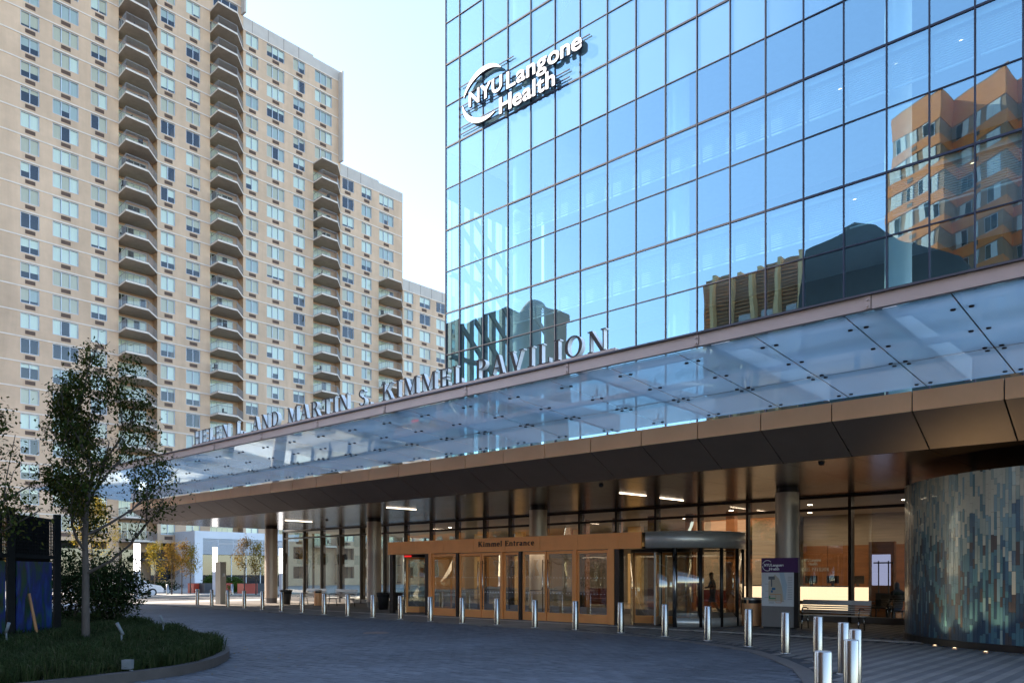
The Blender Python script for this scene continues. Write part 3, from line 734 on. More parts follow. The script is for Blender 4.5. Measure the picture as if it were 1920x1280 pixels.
GL = {
    'H': (0.92, stem(0.10) + stem(0.66) + [R(0.2, 0.7, 0.49, 0.55)]),
    'E': (0.72, stem(0.10) + [R(0.2, 0.62, 0.945, 1), R(0.2, 0.55, 0.49, 0.55), R(0.2, 0.66, 0, 0.055), R(0.57, 0.62, 0.78, 1), R(0.61, 0.66, 0, 0.24), R(0.51, 0.55, 0.40, 0.64)]),
    'L': (0.68, stem(0.10) + [R(0.2, 0.64, 0, 0.055), R(0.59, 0.64, 0, 0.27)]),
    'N': (0.95, stem(0.13, tn) + stem(0.75, tn) + [diag(0.62 + 0.03, 0, 0.08, 1, 0.18)]),
    'A': (0.90, [diag(0.10, 0, 0.40, 1, 0.065), diag(0.62, 0, 0.36, 1, 0.17), R(0.22, 0.68, 0.33, 0.385), R(0.01, 0.26, 0, sf), R(0.56, 0.88, 0, sf)]),
    'D': (0.90, stem(0.10) + arc(0.36, 0.5, 0.46, 0.5, -90, 90) + [R(0.2, 0.37, 0.945, 1), R(0.2, 0.37, 0, 0.055)]),
    'M': (1.12, stem(0.12, tn, s1=False) + stem(0.86, TH_, s1=False) + [diag(0.50, 0, 0.10, 1, 0.16), diag(0.50, 0, 0.84, 1, 0.07), R(0.02, 0.2, 0.95, 1), R(0.9, 1.1, 0.95, 1)]),
    'R': (0.88, stem(0.10) + arc(0.34, 0.755, 0.32, 0.245, -90, 90) + [R(0.2, 0.36, 0.945, 1), R(0.2, 0.36, 0.51, 0.565), diag(0.66, 0, 0.36, 0.54, 0.17), R(0.66, 0.90, 0, sf)]),
    'T': (0.80, stem(0.32, s1=False) + [R(0.03, 0.76, 0.945, 1), R(0.03, 0.08, 0.76, 1), R(0.71, 0.76, 0.76, 1)]),
    'I': (0.40, stem(0.12)),
    'S': (0.64, arc(0.31, 0.745, 0.26, 0.255, 25, 250, 0.13, 0.06) + arc(0.31, 0.265, 0.28, 0.265, -160, 70, 0.13, 0.06) + [diag(0.40, 0.36, 0.10, 0.60, 0.14)]),
    '.': (0.30, [R(0.08, 0.22, 0, 0.14)]),
    'K': (0.90, stem(0.10) + [diag(0.24, 0.44, 0.66, 1, 0.075), diag(0.66, 0, 0.34, 0.60, 0.17), R(0.60, 0.86, 0.95, 1), R(0.62, 0.90, 0, sf)]),
    'P': (0.76, stem(0.10) + arc(0.34, 0.735, 0.34, 0.265, -90, 90) + [R(0.2, 0.36, 0.945, 1), R(0.2, 0.36, 0.47, 0.525)]),
    'V': (0.90, [diag(0.36, 0, 0.08, 1, 0.17), diag(0.40, 0, 0.72, 1, 0.065), R(0.0, 0.32, 0.95, 1), R(0.62, 0.88, 0.95, 1)]),
    'O': (0.96, arc(0.47, 0.5, 0.43, 0.51, 0, 360, n=28)),
    'i': (0.36, stem(0.10, 0.13, 0, 0.68, e=0.06) + [R(0.09, 0.24, 0.80, 0.95)]),
    'l': (0.36, stem(0.10, 0.13, 0, 1.02, e=0.06)),
    'n': (0.70, stem(0.08, 0.13, 0, 0.68, s1=False, e=0.05) + stem(0.48, 0.13, 0, 0.50, s1=False, e=0.05) + arc(0.39, 0.46, 0.22, 0.24, 0, 170, 0.13, 0.08) + [R(0.03, 0.1, 0.63, 0.68)]),
    'm': (1.08, stem(0.08, 0.13, 0, 0.68, s1=False, e=0.05) + stem(0.46, 0.13, 0, 0.5, s1=False, e=0.05) + stem(0.84, 0.13, 0, 0.5, s1=False, e=0.05) + arc(0.38, 0.46, 0.21, 0.24, 0, 170, 0.13, 0.08) + arc(0.76, 0.46, 0.21, 0.24, 0, 170, 0.13, 0.08)),
    'e': (0.60, arc(0.30, 0.34, 0.26, 0.36, 0, 320, 0.13, 0.07, 18) + [R(0.14, 0.56, 0.32, 0.38)]),
    'r': (0.52, stem(0.08, 0.13, 0, 0.68, s1=False, e=0.06) + arc(0.36, 0.44, 0.22, 0.26, 40, 160, 0.13, 0.09)),
    't': (0.46, [R(0.12, 0.25, 0.04, 0.88), R(0.02, 0.42, 0.61, 0.68)] + arc(0.30, 0.14, 0.18, 0.16, 180, 300, 0.13, 0.07)),
    'a': (0.60, [R(0.38, 0.51, 0, 0.50), R(0.36, 0.58, 0, 0.05)] + arc(0.27, 0.20, 0.22, 0.22, 0, 360, 0.13, 0.06, 16) + arc(0.27, 0.46, 0.24, 0.24, 0, 150, 0.13, 0.07)),
    'c': (0.56, arc(0.30, 0.34, 0.26, 0.36, 45, 315, 0.13, 0.07, 18)),
}
def glyph_mesh(ch, h, sx, depth, mats):
    m = MB()
    for i, poly in enumerate(GL[ch][1]):
        e = 0.0006 * (i % 17)
        a = sum(poly[q][0] * poly[(q + 1) % 4][1] - poly[(q + 1) % 4][0] * poly[q][1] for q in range(4))
        if a < 0: poly = poly[::-1]
        f = [(p[0] * h * sx, -depth / 2 - e, p[1] * h) for p in poly]; b = [(p[0] * h * sx, depth / 2 + e, p[1] * h) for p in poly]
        m._add(f + b, [(0, 1, 2, 3)], 0); m._add(f + b, [(7, 6, 5, 4), (0, 4, 5, 1), (1, 5, 6, 2), (2, 6, 7, 3), (3, 7, 4, 0)], 1 if len(mats) > 1 else 0)
    return m.mesh('letter', mats)
def serif_line(parent, text, x0, x1, zbase, y, h, depth, mats, track=0.10, space=0.55):
    wsum = 0
    for ch in text: wsum += (space if ch == ' ' else GL[ch][0] + track)
    sx = (x1 - x0) / (wsum * h); x = x0
    for ch in text:
        if ch == ' ': x += space * h * sx; continue
        place(glyph_mesh(ch, h, sx, depth, mats), 'letter', parent, (x, y, zbase)); x += (GL[ch][0] + track) * h * sx

# ------------------------------------------------------------------ wall sign on the glass
SG = thing('wall_sign', 'white raised NYU Langone Health letters with arc logo on the blue glass', 'sign', (-27, PY - 0.2, 25.2))
ly = PY - 0.20
wm = [M['white'], M['mullion']]
sans_line(SG, 'NYU', -30.15, -27.75, 26.42, ly, 0.78, 0.12, 0.022, wm)
sans_line(SG, 'Langone', -27.45, -22.66, 26.28, ly, 0.86, 0.12, 0.024, wm)
sans_line(SG, 'Health', -27.95, -24.28, 25.20, ly, 0.84, 0.12, 0.024, wm)
def crescent(cx, cz, rx, rz, a0, a1, t):
    m = MB(); n = 28
    for i in range(n):
        q = []
        for f in (i / n, (i + 1) / n):
            a = radians(a0 + (a1 - a0) * f); th = t * (0.12 + sin(pi * min(max(f, 0.001), 0.999)) ** 0.8)
            q.append(((cx + rx * cos(a), cz + rz * sin(a)), (cx + (rx - th) * cos(a), cz + (rz - th) * sin(a))))
        poly = [q[0][0], q[1][0], q[1][1], q[0][1]]
        ar = sum(poly[k][0] * poly[(k + 1) % 4][1] - poly[(k + 1) % 4][0] * poly[k][1] for k in range(4))
        if ar < 0: poly = poly[::-1]
        f_ = [(p[0], ly - 0.06, p[1]) for p in poly]; b_ = [(p[0], ly + 0.06, p[1]) for p in poly]
        m._add(f_ + b_, [(0, 1, 2, 3)], 0); m._add(f_ + b_, [(7, 6, 5, 4), (0, 4, 5, 1), (1, 5, 6, 2), (2, 6, 7, 3), (3, 7, 4, 0)], 1)
    m.build('logo_arc', wm, SG)
crescent(-29.05, 26.70, 1.55, 1.42, 165, 38, 0.24)
crescent(-29.05, 26.70, 1.60, 1.42, 182, 300, 0.24)
for xa, xb, z in ((-30.95, -27.1, 27.87), (-30.95, -22.3, 26.80), (-30.95, -22.9, 26.36), (-30.95, -23.5, 25.68), (-30.95, -23.5, 25.32)):
    MB().box(xa, xb, PY - 0.115, PY - 0.075, z - 0.022, z + 0.022).build('mounting_rail', M['mullion'], SG)
for x in mx[1:7]:
    for z in (27.87, 26.8, 26.36, 25.68, 25.32):
        if x < -27 or z < 27: MB().box(x - 0.02, x + 0.02, PY - 0.075, PY - 0.05, z - 0.05, z + 0.05).build('bracket', M['mullion'], SG)

# ------------------------------------------------------------------ entrance canopy
CX0, CX1 = -44.3, 4.0
YB, YF, ZB, ZT, ZI = 13.3, 18.0, 5.90, 6.14, 5.58
CN = thing('entrance_canopy', 'long frosted glass canopy with bronze fascia over the hospital entrance', 'canopy', (-16, 18, 5))
def gz(y): return ZB + (ZI - ZB) * (y - YB) / (YF - YB)
xs = []
x = -3.18
while x > CX0: xs.append(x); x -= 1.575
xs = sorted(xs); xs = [CX0] + xs
x = -3.18 + 1.575
while x < CX1: xs.append(x); x += 1.575
YJ = 16.2
def tilt_panel(x0, x1, ya, yb):
    m = MB(); t = 0.02
    v = [(x0, ya, gz(ya)), (x1, ya, gz(ya)), (x1, yb, gz(yb)), (x0, yb, gz(yb))]
    m._add(v, [(0, 3, 2, 1)])
    return m
for a, b in zip(xs, xs[1:]):
    tilt_panel(a + 0.012, b - 0.012, YB + 0.02, YJ - 0.010).build('glass_panel', M['canopy_glass'], CN)
    tilt_panel(a + 0.012, b - 0.012, YJ + 0.010, YF - 0.02).build('glass_panel', M['canopy_glass'], CN)
sl = MB()   # black silicone joints
for a in xs[1:]:
    v = [(a - 0.010, YB, gz(YB) + 0.004), (a + 0.010, YB, gz(YB) + 0.004), (a + 0.010, YF, gz(YF) + 0.004), (a - 0.010, YF, gz(YF) + 0.004)]
    sl._add(v, [(0, 3, 2, 1)])
sl.build('silicone_joint', M['black'], CN)
MB().box(CX0, CX1, YJ - 0.008, YJ + 0.008, gz(YJ) + 0.002, gz(YJ) + 0.012).build('cross_joint', M['black'], CN)
# spider fittings: stainless arms above the glass, dark discs below
def spider(arms):
    m = MB()
    m.tube((0, 0, 0.06), (0, 0, 0.24), 0.022, n=8)
    for dx, dy in arms:
        m.tube((0, 0, 0.10), (dx, dy, 0.075), 0.018, n=6); m.tube((dx, dy, 0.02), (dx, dy, 0.085), 0.022, n=8)
    return m.mesh('spider_fitting', M['steel'])
A2 = [(-0.13, 0.0), (0.13, 0.0)]; A4 = [(-0.13, -0.11), (0.13, -0.11), (-0.13, 0.11), (0.13, 0.11)]
sp2, sp4 = spider(A2), spider(A4)
disc = MB().lathe([(0.001, -0.022), (0.036, -0.022), (0.042, -0.006), (0.042, 0.0)], 0, 0, 12).mesh('glass_button', M['black'])
for a in xs[1:]:
    if a > 1.2: continue
    for y, s_, d_ in ((13.95, sp2, A2), (15.1, sp2, A2), (YJ, sp4, A4), (17.75, sp2, A2)):
        fo = place(s_, 'spider_fitting', CN, (a, y, gz(y)))
        for dx, dy in d_: link('glass_button', disc, fo, (dx, dy, 0))
# beam along the outer edge, segments with bolted splice plates
bj = []
x = -4.32
while x > CX0: bj.append(x); x -= 3.06
bj = [CX0] + sorted(bj) + [-1.26, 1.8, CX1]
for a, b in zip(bj, bj[1:]):
    MB().box(a + 0.006, b - 0.006, YB - 0.04, YB + 0.06, ZB + 0.02, ZT).build('edge_beam', M['beam'], CN)
    MB().box(a + 0.003, b - 0.003, YB - 0.09, YB + 0.11, ZT + 0.001, ZT + 0.035).build('beam_flange', M['beam_dk'], CN)
    sp = MB().box(b - 0.10, b - 0.01, YB - 0.055, YB - 0.041, ZB + 0.03, ZT - 0.004)
    for z in (ZB + 0.07, ZB + 0.17): sp.tube((b - 0.055, YB - 0.056, z), (b - 0.055, YB - 0.078, z), 0.018, n=8)
    sp.build('splice_plate', M['beam'], CN)
# steel ribs above the glass
for i, a in enumerate(bj[1:-1]):
    r = MB(); z1 = ZT + 0.02
    r._add([(a - 0.06, YB + 0.12, ZB + 0.10), (a + 0.06, YB + 0.12, ZB + 0.10), (a + 0.06, YF + 1.5, ZI + 0.30), (a - 0.06, YF + 1.5, ZI + 0.30),
            (a - 0.06, YB + 0.12, ZB + 0.30), (a + 0.06, YB + 0.12, ZB + 0.30), (a + 0.06, YF + 1.5, ZI + 0.80), (a - 0.06, YF + 1.5, ZI + 0.80)],
           [(0, 3, 2, 1), (4, 5, 6, 7), (0, 1, 5, 4), (1, 2, 6, 5), (2, 3, 7, 6), (3, 0, 4, 7)])
    r.build('canopy_rib', M['beam'], CN)
for y in (14.5, 16.2):
    MB().box(CX0, CX1, y - 0.05, y + 0.05, gz(y) + 0.26, gz(y) + 0.38).build('canopy_purlin', M['beam'], CN)
# bronze fascia, sloped soffit, flat soffit: panel by panel
fx = []
x = -3.37
while x > CX0: fx.append(x); x -= 1.672
fx = [CX0] + sorted(fx) + [-1.70, -0.03, 1.64, 3.31]
for a, b in zip(fx, fx[1:]):
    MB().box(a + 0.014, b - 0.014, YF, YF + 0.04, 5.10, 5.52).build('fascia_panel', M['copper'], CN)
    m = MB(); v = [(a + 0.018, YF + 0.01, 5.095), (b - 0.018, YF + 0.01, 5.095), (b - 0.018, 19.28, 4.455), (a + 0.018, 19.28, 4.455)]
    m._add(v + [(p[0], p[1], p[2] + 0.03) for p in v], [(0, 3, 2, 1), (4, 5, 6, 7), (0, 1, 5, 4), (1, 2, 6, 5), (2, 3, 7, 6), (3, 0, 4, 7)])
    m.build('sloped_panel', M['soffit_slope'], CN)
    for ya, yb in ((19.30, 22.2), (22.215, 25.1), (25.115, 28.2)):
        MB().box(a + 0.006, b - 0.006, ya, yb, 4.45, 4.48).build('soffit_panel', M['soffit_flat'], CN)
MB().box(CX0, CX1, 19.2, 28.3, 4.56, 4.64).box(CX0, CX1, YF + 0.05, YF + 0.10, 5.13, 5.5).build('canopy_deck', M['black'], CN)
MB().box(CX0, CX1, YF + 0.11, 29.9, 5.35, 5.45).build('canopy_roof', M['dark_roof'], CN)
MB().box(CX0, CX1, 29.6, 29.9, 4.61, 7.2).build('clerestory_wall', M['bronze_dk'], CN)
# lamps in the soffit
for k, (pa, pb) in enumerate((((725, 951), (780, 955)), ((535, 975), (585, 978)), ((1162, 924), (1211, 929)), ((1238, 933), (1281, 938)))):
    z = 4.44
    a, b = gnd(pa[0], pa[1], z), gnd(pb[0], pb[1], z)
    a, b = Vector((a[0], a[1], 0)), Vector((b[0], b[1], 0)); t = (b - a).normalized() * 1.0; nrm = Vector((-t.y, t.x, 0)) * 0.02
    m = MB(); m.prism([tuple((a - nrm).xy), tuple((b - nrm).xy), tuple((b + nrm).xy), tuple((a + nrm).xy)], z - 0.012, z + 0.005)
    m.build('linear_lamp', M['strip'], CN)
for px, py in ((613, 974), (1127, 909), (1540, 867)):
    x, y = gnd(px, py, 4.44)
    MB().lathe([(0.001, 4.37), (0.05, 4.38), (0.075, 4.42), (0.08, 4.448)], x, y, 14).build('dome_camera', M['black'], CN)
# letters standing on the canopy edge
CS = thing('canopy_sign', 'row of bronze faced serif letters naming the pavilion along the canopy edge', 'sign', (-18, YB, ZT))
xa, xb = onY(366, YB), onY(1147, YB)
MB().box(xa - 0.15, xb + 0.12, YB - 0.05, YB + 0.08, ZT + 0.037, ZT + 0.10).build('letter_plinth', M['beam'], CS)
serif_line(CS, 'HELEN L. AND MARTIN S. KIMMEL PAVILION', xa, xb, ZT + 0.101, YB + 0.005, 0.45, 0.11, [M['letter_bronze'], M['white']], 0.16, 0.62)

# columns carrying the canopy
cme = MB().lathe([(0.365, 0.30), (0.365, 4.30)], 0, 0, 32).mesh('shaft', M['column'])
c_base = MB().lathe([(0.335, 0.0), (0.335, 0.30)], 0, 0, 28).mesh('collar', M['signgrey'])
c_top = MB().lathe([(0.34, 4.30), (0.34, 4.449)], 0, 0, 28).mesh('collar', M['bronze_dk'])
for x, lab in ((-41.6, 'round tan canopy column at the far street end beside the benches'), (-32.0, 'round tan canopy column just left of the entrance doors'),
               (-21.2, 'dark round column rising behind the Kimmel Entrance header'), (-10.7, 'round grey canopy column behind the purple map kiosk')):
    c = thing('canopy_column', lab, 'column', (x, 24.9, 0), group='columns under the canopy')
    link('shaft', cme, c); link('collar', c_base, c); link('collar', c_top, c)

# ------------------------------------------------------------------ lobby glazing and interior
CY = 28.3
LB = thing('lobby', 'glazed ground floor lobby of the hospital under the canopy', 'lobby', (-20, CY, 0))
cpx = [532, 570, 602.6, 638, 677, 721, 760, 808, 856, 908, 956, 1022, 1087, 1156, 1230, 1311, 1402, 1492, 1594, 1702]
cx_ = [onY(p, CY) for p in cpx]; cx_ = cx_ + [cx_[-1] + 1.9, cx_[-1] + 3.8]
for x in cx_: MB().box(x - 0.05, x + 0.05, CY - 0.06, CY + 0.28, 0.0, 4.449).build('mullion', M['bronze_dk'], LB)
for a, b in zip(cx_, cx_[1:]):
    MB().box(a + 0.051, b - 0.051, CY - 0.04, CY + 0.10, 3.92, 4.02).build('transom', M['bronze_dk'], LB)
    MB().box(a + 0.051, b - 0.051, CY - 0.04, CY + 0.10, 0.0, 0.22).build('sill', M['signgrey'], LB)
    MB().box(a + 0.051, b - 0.051, CY - 0.05, CY + 0.12, 4.36, 4.449).build('head', M['bronze_dk'], LB)
    o = sheetY(a + 0.052, b - 0.052, CY + 0.03, 0.221, 3.919).build('glass_pane', M['lobby_glass'], LB)
    o = sheetY(a + 0.052, b - 0.052, CY + 0.03, 4.021, 4.359).build('glass_pane', M['lobby_glass'], LB)
LX0, LX1 = cx_[0] - 0.2, 1.5
# left end of the lobby, glazed return
for k in range(8):
    ya = CY + 0.3 + k * 2.0
    MB().box(LX0 - 0.05, LX0 + 0.10, ya, ya + 0.1, 0, 4.4).build('end_mullion', M['bronze_dk'], LB)
    MB().quad((LX0, ya + 0.1, 0.1), (LX0, ya + 2.0, 0.1), (LX0, ya + 2.0, 4.4), (LX0, ya + 0.1, 4.4)).build('end_pane', M['clear_glass'], LB)
MB().box(LX0, LX1, CY + 0.30, 45, -0.05, 0.012).build('floor', M['lobby_floor'], LB)
MB().box(LX0, LX1, CY + 0.30, 45, 4.40, 4.5).build('ceiling', M['plaster'], LB)
MB().box(LX0, -22.0, 41.8, 42.0, 0.012, 4.4).build('back_wall', M['travertine'], LB)
MB().box(-21.0, -15.3, 36.6, 36.8, 0.012, 4.4).build('stone_wall', M['travertine'], LB)
MB().box(-22.0, -6.0, 41.0, 41.2, 0.012, 4.4).build('stone_wall', M['travertine'], LB)
area_spots = [(-18, 34.2, 4.35)]
for i in range(8):
    MB().box(-15.2 + i * 1.15, -14.07 + i * 1.15, 37.2, 37.3, 0.012, 3.0).build('wood_panel', M['wood'], LB)
MB().box(-15.2, -6.0, 37.2, 37.45, 3.0, 4.4).build('wood_header', M['travertine'], LB)
MB().box(-9.0, -5.0, 33.8, 34.0, 0.012, 4.4).build('wood_wing', M['wood'], LB)
for x in (-38.5, -35.0, -30.0, -26.0):
    MB().box(x, x + 0.9, 38.5, 38.8, 0.012, 4.4).build('pier', M['gold'], LB)  # gold colour stands in for the warm sunlit reflections at this end
for k in range(5):   # timber piers
    MB().box(-24.5 + k * 2.0, -24.1 + k * 2.0, 32.0, 32.3, 0.012, 4.4).build('timber_pier', M['wood'], LB)
for x, y in ((-24, 33), (-20, 34.5), (-16, 31.5), (-12.4, 31.0), (-9, 31.2), (-7, 32), (-14, 35), (-18, 38), (-30, 33), (-34, 32)):
    MB().lathe([(0.001, 4.392), (0.09, 4.392), (0.09, 4.40)], x, y, 12).build('ceiling_light', M['spot'], LB)
def area(name, loc, sx, sy, e, col):
    l = bpy.data.lights.new(name, 'AREA'); l.shape = 'RECTANGLE'; l.size = sx; l.size_y = sy; l.energy = e; l.color = col
    o = bpy.data.objects.new(name, l); COL.objects.link(o); o.location = loc; return o
area('lobby_lamp', (-12, 34, 4.35), 9, 4, 42, (1, 0.80, 0.58)); area('lobby_lamp', (-22, 35, 4.35), 9, 5, 75, (1, 0.82, 0.62)); area('lobby_lamp', (-33, 34, 4.35), 9, 5, 70, (1, 0.82, 0.62))
area('lobby_lamp', area_spots[0], 5, 2, 60, (1, 0.80, 0.58))
area('vestibule_fill', (-21, 24.6, 2.5), 8, 1.2, 26, (1, 0.80, 0.58))  # added fill light without a fixture, brightens the space behind the doors
# reception desk
RD_ = thing('reception_desk', 'long glowing onyx reception desk seen through the lobby glass', 'desk', (-11, 33, 0))
xa, xb = onY(1395, 33), onY(1590, 33)
for i in range(5):
    a = xa + (xb - xa) * i / 5; b = xa + (xb - xa) * (i + 1) / 5 - 0.015
    MB().box(a, b, 33.0, 33.1, 0.58, 1.16).build('glow_panel', M['desk_glow'], RD_)
    MB().box(a, b, 33.0, 33.1, 0.18, 0.42).build('glow_panel', M['desk_glow'], RD_)
MB().box(xa, xb, 32.95, 33.9, 1.161, 1.20).box(xa, xb, 33.11, 33.8, 0.012, 1.16).build('desk_body', M['bronze_dk'], RD_)
for i in range(2):
    a = xb + 0.05 + i * 0.75; MB().box(a, a + 0.72, 33.0 + i * 0.15, 33.1 + i * 0.15, 0.58, 1.16).build('glow_panel', M['desk_glow'], RD_)
for k, (x, lab) in enumerate(((xa + 2.6, 'leftmost black monitor on the glowing reception desk'), (xa + 3.5, 'middle black monitor on the glowing reception desk'), (xa + 4.5, 'rightmost black monitor on the glowing reception desk'))):
    mo = MB().box(x, x + 0.5, 33.35, 33.39, 1.30, 1.62).box(x + 0.2, x + 0.3, 33.34, 33.41, 1.201, 1.31)
    tag(mo.build('monitor', M['black'], origin=(x, 33.37, 1.2)), lab, 'monitor', 'monitors on the reception desk')
xa_, xb_ = onY(1494, 37.19), onY(1555, 37.19)
serif_line(LB, 'KIMMEL PAVILION', xa_, xb_, 1.82, 37.185, 0.17, 0.02, [M['plaster']], 0.12, 0.5)
sans_line(LB, 'NYU', xa_ + 0.35, xa_ + 0.60, 2.28, 37.185, 0.14, 0.02, 0.002, [M['plaster']])
sans_line(LB, 'Langone', xa_ + 0.63, xa_ + 1.15, 2.28, 37.185, 0.14, 0.02, 0.002, [M['plaster']])
sans_line(LB, 'Health', xa_ + 0.58, xa_ + 0.98, 2.10, 37.185, 0.14, 0.02, 0.002, [M['plaster']])
# lit directory screen in a wood frame
DS = thing('directory_screen', 'lit pale directory screen in a wooden surround beyond the bench', 'screen', (-8.2, 32.6, 0))
xa, xb = onY(1628, 32.6), onY(1676, 32.6)
MB().box(xa, xb, 32.65, 32.9, 0.012, 2.95).build('wood_surround', M['wood'], DS)
MB().box(xa + 0.13, xb - 0.13, 32.62, 32.649, 1.25, 2.45).build('display', M['screen'], DS)
# sofas inside
for x, y, lab in ((-24.6, 33.4, 'red sofa in the lobby behind the left glass doors'), (-17.6, 33.6, 'red sofa in the lobby behind the right glass doors')):
    so = thing('lobby_sofa', lab, 'sofa', (x, y, 0))
    MB().box(x - 1, x + 1, y - 0.4, y + 0.4, 0.15, 0.45).build('seat', M['red_uph'], so); MB().box(x - 1, x + 1, y + 0.25, y + 0.42, 0.451, 0.95).build('backrest', M['red_uph'], so)
    for s in (-1, 1): MB().box(x + s * 1.0, x + s * 1.14, y - 0.4, y + 0.42, 0.15, 0.65).build('arm', M['red_uph'], so)
    for sx in (-0.9, 0.9):
        for sy in (-0.3, 0.3): MB().tube((x + sx, y + sy, 0.012), (x + sx, y + sy, 0.15), 0.03, n=8).build('leg', M['black'], so)

# ------------------------------------------------------------------ entrance vestibule
VY = 21.8
V = thing('entrance_vestibule', 'bronze entrance vestibule with glass doors lettered Kimmel Entrance', 'entrance', (-20, VY, 0))
vx = [-27.07, -26.14, -25.22, -23.56, -21.85, -20.18, -18.48, -16.78, -15.1, -14.2]
for a, b in zip(vx, vx[1:]):
    MB().box(a + 0.006, b - 0.006, VY, VY + 0.05, 2.52, 3.05).build('header_panel', M['copper_vest'], V)
MB().box(-27.05, -14.2, VY + 0.051, CY - 0.1, 3.0, 3.04).box(-27.05, -14.2, VY + 0.051, CY - 0.1, 2.55, 2.58).build('vestibule_roof', M['bronze_dk'], V)
MB().box(-27.07, -27.03, VY + 0.051, CY - 0.1, 2.52, 3.05).build('header_side', M['copper_vest'], V)
serif_line(V, 'Kimmel Entrance', onY(897, VY), onY(1003, VY), 2.73, VY - 0.012, 0.20, 0.02, [M['print_dark']], 0.10, 0.45)
# curved header and drum of the right hand door
DC = (-14.05, 23.95); DRr = 2.15
def ring(r, t, z0, z1, a0, a1, n=28):
    m = MB()
    for i in range(n):
        a, b = radians(a0 + (a1 - a0) * i / n), radians(a0 + (a1 - a0) * (i + 1) / n)
        p = [(DC[0] + r * cos(a), DC[1] + r * sin(a)), (DC[0] + r * cos(b), DC[1] + r * sin(b)), (DC[0] + (r - t) * cos(b), DC[1] + (r - t) * sin(b)), (DC[0] + (r - t) * cos(a), DC[1] + (r - t) * sin(a))]
        m.prism(p, z0, z1)
    for k in range(len(m.sm)): m.sm[k] = False
    return m
def smooth_ring(name, r, z0, z1, a0, a1, mm, parent):
    return MB().lathe([(r - 0.05, z0), (r, z0), (r, z1), (r - 0.05, z1)], DC[0], DC[1], 32, radians(a0), radians(a1)).build(name, mm, parent)
smooth_ring('curved_header', DRr, 2.52, 3.05, -90, 40, M['steel_dk'], V)
MB().lathe([(0.01, 3.0), (DRr - 0.06, 3.0)], DC[0], DC[1], 32, radians(-90), radians(60)).lathe([(0.01, 2.56), (DRr - 0.06, 2.56)], DC[0], DC[1], 32, radians(-90), radians(60)).build('drum_roof', M['bronze_dk'], V)
smooth_ring('drum_base', DRr - 0.08, 0.02, 0.30, -64, 40, M['steel_dk'], V)
for a0, a1 in ((-63, -42), (-41, -21), (-20, 2), (3, 28)):
    smooth_ring('curved_glass', DRr - 0.10, 0.30, 2.52, a0, a1, M['lobby_glass'], V)
for a in (-64, -41.5, -20.5, 2.5, 28):
    aa = radians(a); x, y = DC[0] + (DRr - 0.1) * cos(aa), DC[1] + (DRr - 0.1) * sin(aa)
    MB().tube((x, y, 0.02), (x, y, 2.52), 0.075 if a == -64 else 0.06, n=8).build('drum_post', M['steel'] if a == -64 else M['bronze_dk'], V)
def door_leaf(x0, x1, handle=0, kick=0.30, y=VY + 0.06, fm='copper_vest', st=0.07):
    f = MB(); f.box(x0, x0 + st, y, y + 0.05, 0.02, 2.50); f.box(x1 - st, x1, y, y + 0.05, 0.02, 2.50)
    f.box(x0 + st, x1 - st, y, y + 0.05, 2.40, 2.50); f.box(x0 + st, x1 - st, y, y + 0.05, 0.02, 0.02 + kick)
    d = f.build('door', M[fm], V)
    sheetY(x0 + st, x1 - st, y + 0.024, 0.02 + kick, 2.40).build('door_glass', M['lobby_glass'], d)
    n = int((x1 - x0 - 2 * st) / 0.14); dm = MB()
    for z in (1.0, 1.55):
        for q in range(n): dm.box(x0 + st + 0.08 + q * 0.14, x0 + st + 0.10 + q * 0.14, y + 0.012, y + 0.0175, z, z + 0.02)
    dm.build('safety_dots', M['white'], d)
    if handle:
        hx = x1 - 0.10 if handle > 0 else x0 + 0.10
        h = MB(); h.tube((hx, y - 0.07, 0.35), (hx, y - 0.07, 2.2), 0.017, n=8)
        for z in (0.45, 1.25, 2.1): h.tube((hx, y - 0.07, z), (hx, y - 0.003, z), 0.012, n=6)
        h.path([(hx, y - 0.05, 1.28), (hx - handle * 0.08, y - 0.05, 1.12), (hx - handle * 0.62, y - 0.05, 1.10)], 0.012, 6)
        h.build('pull_handle', M['steel'], d)
def post(x0, x1, m='copper_vest', y0=VY + 0.005, y1=VY + 0.16): MB().box(x0, x1, y0, y1, 0.0, 2.519).build('door_post', M[m], V)
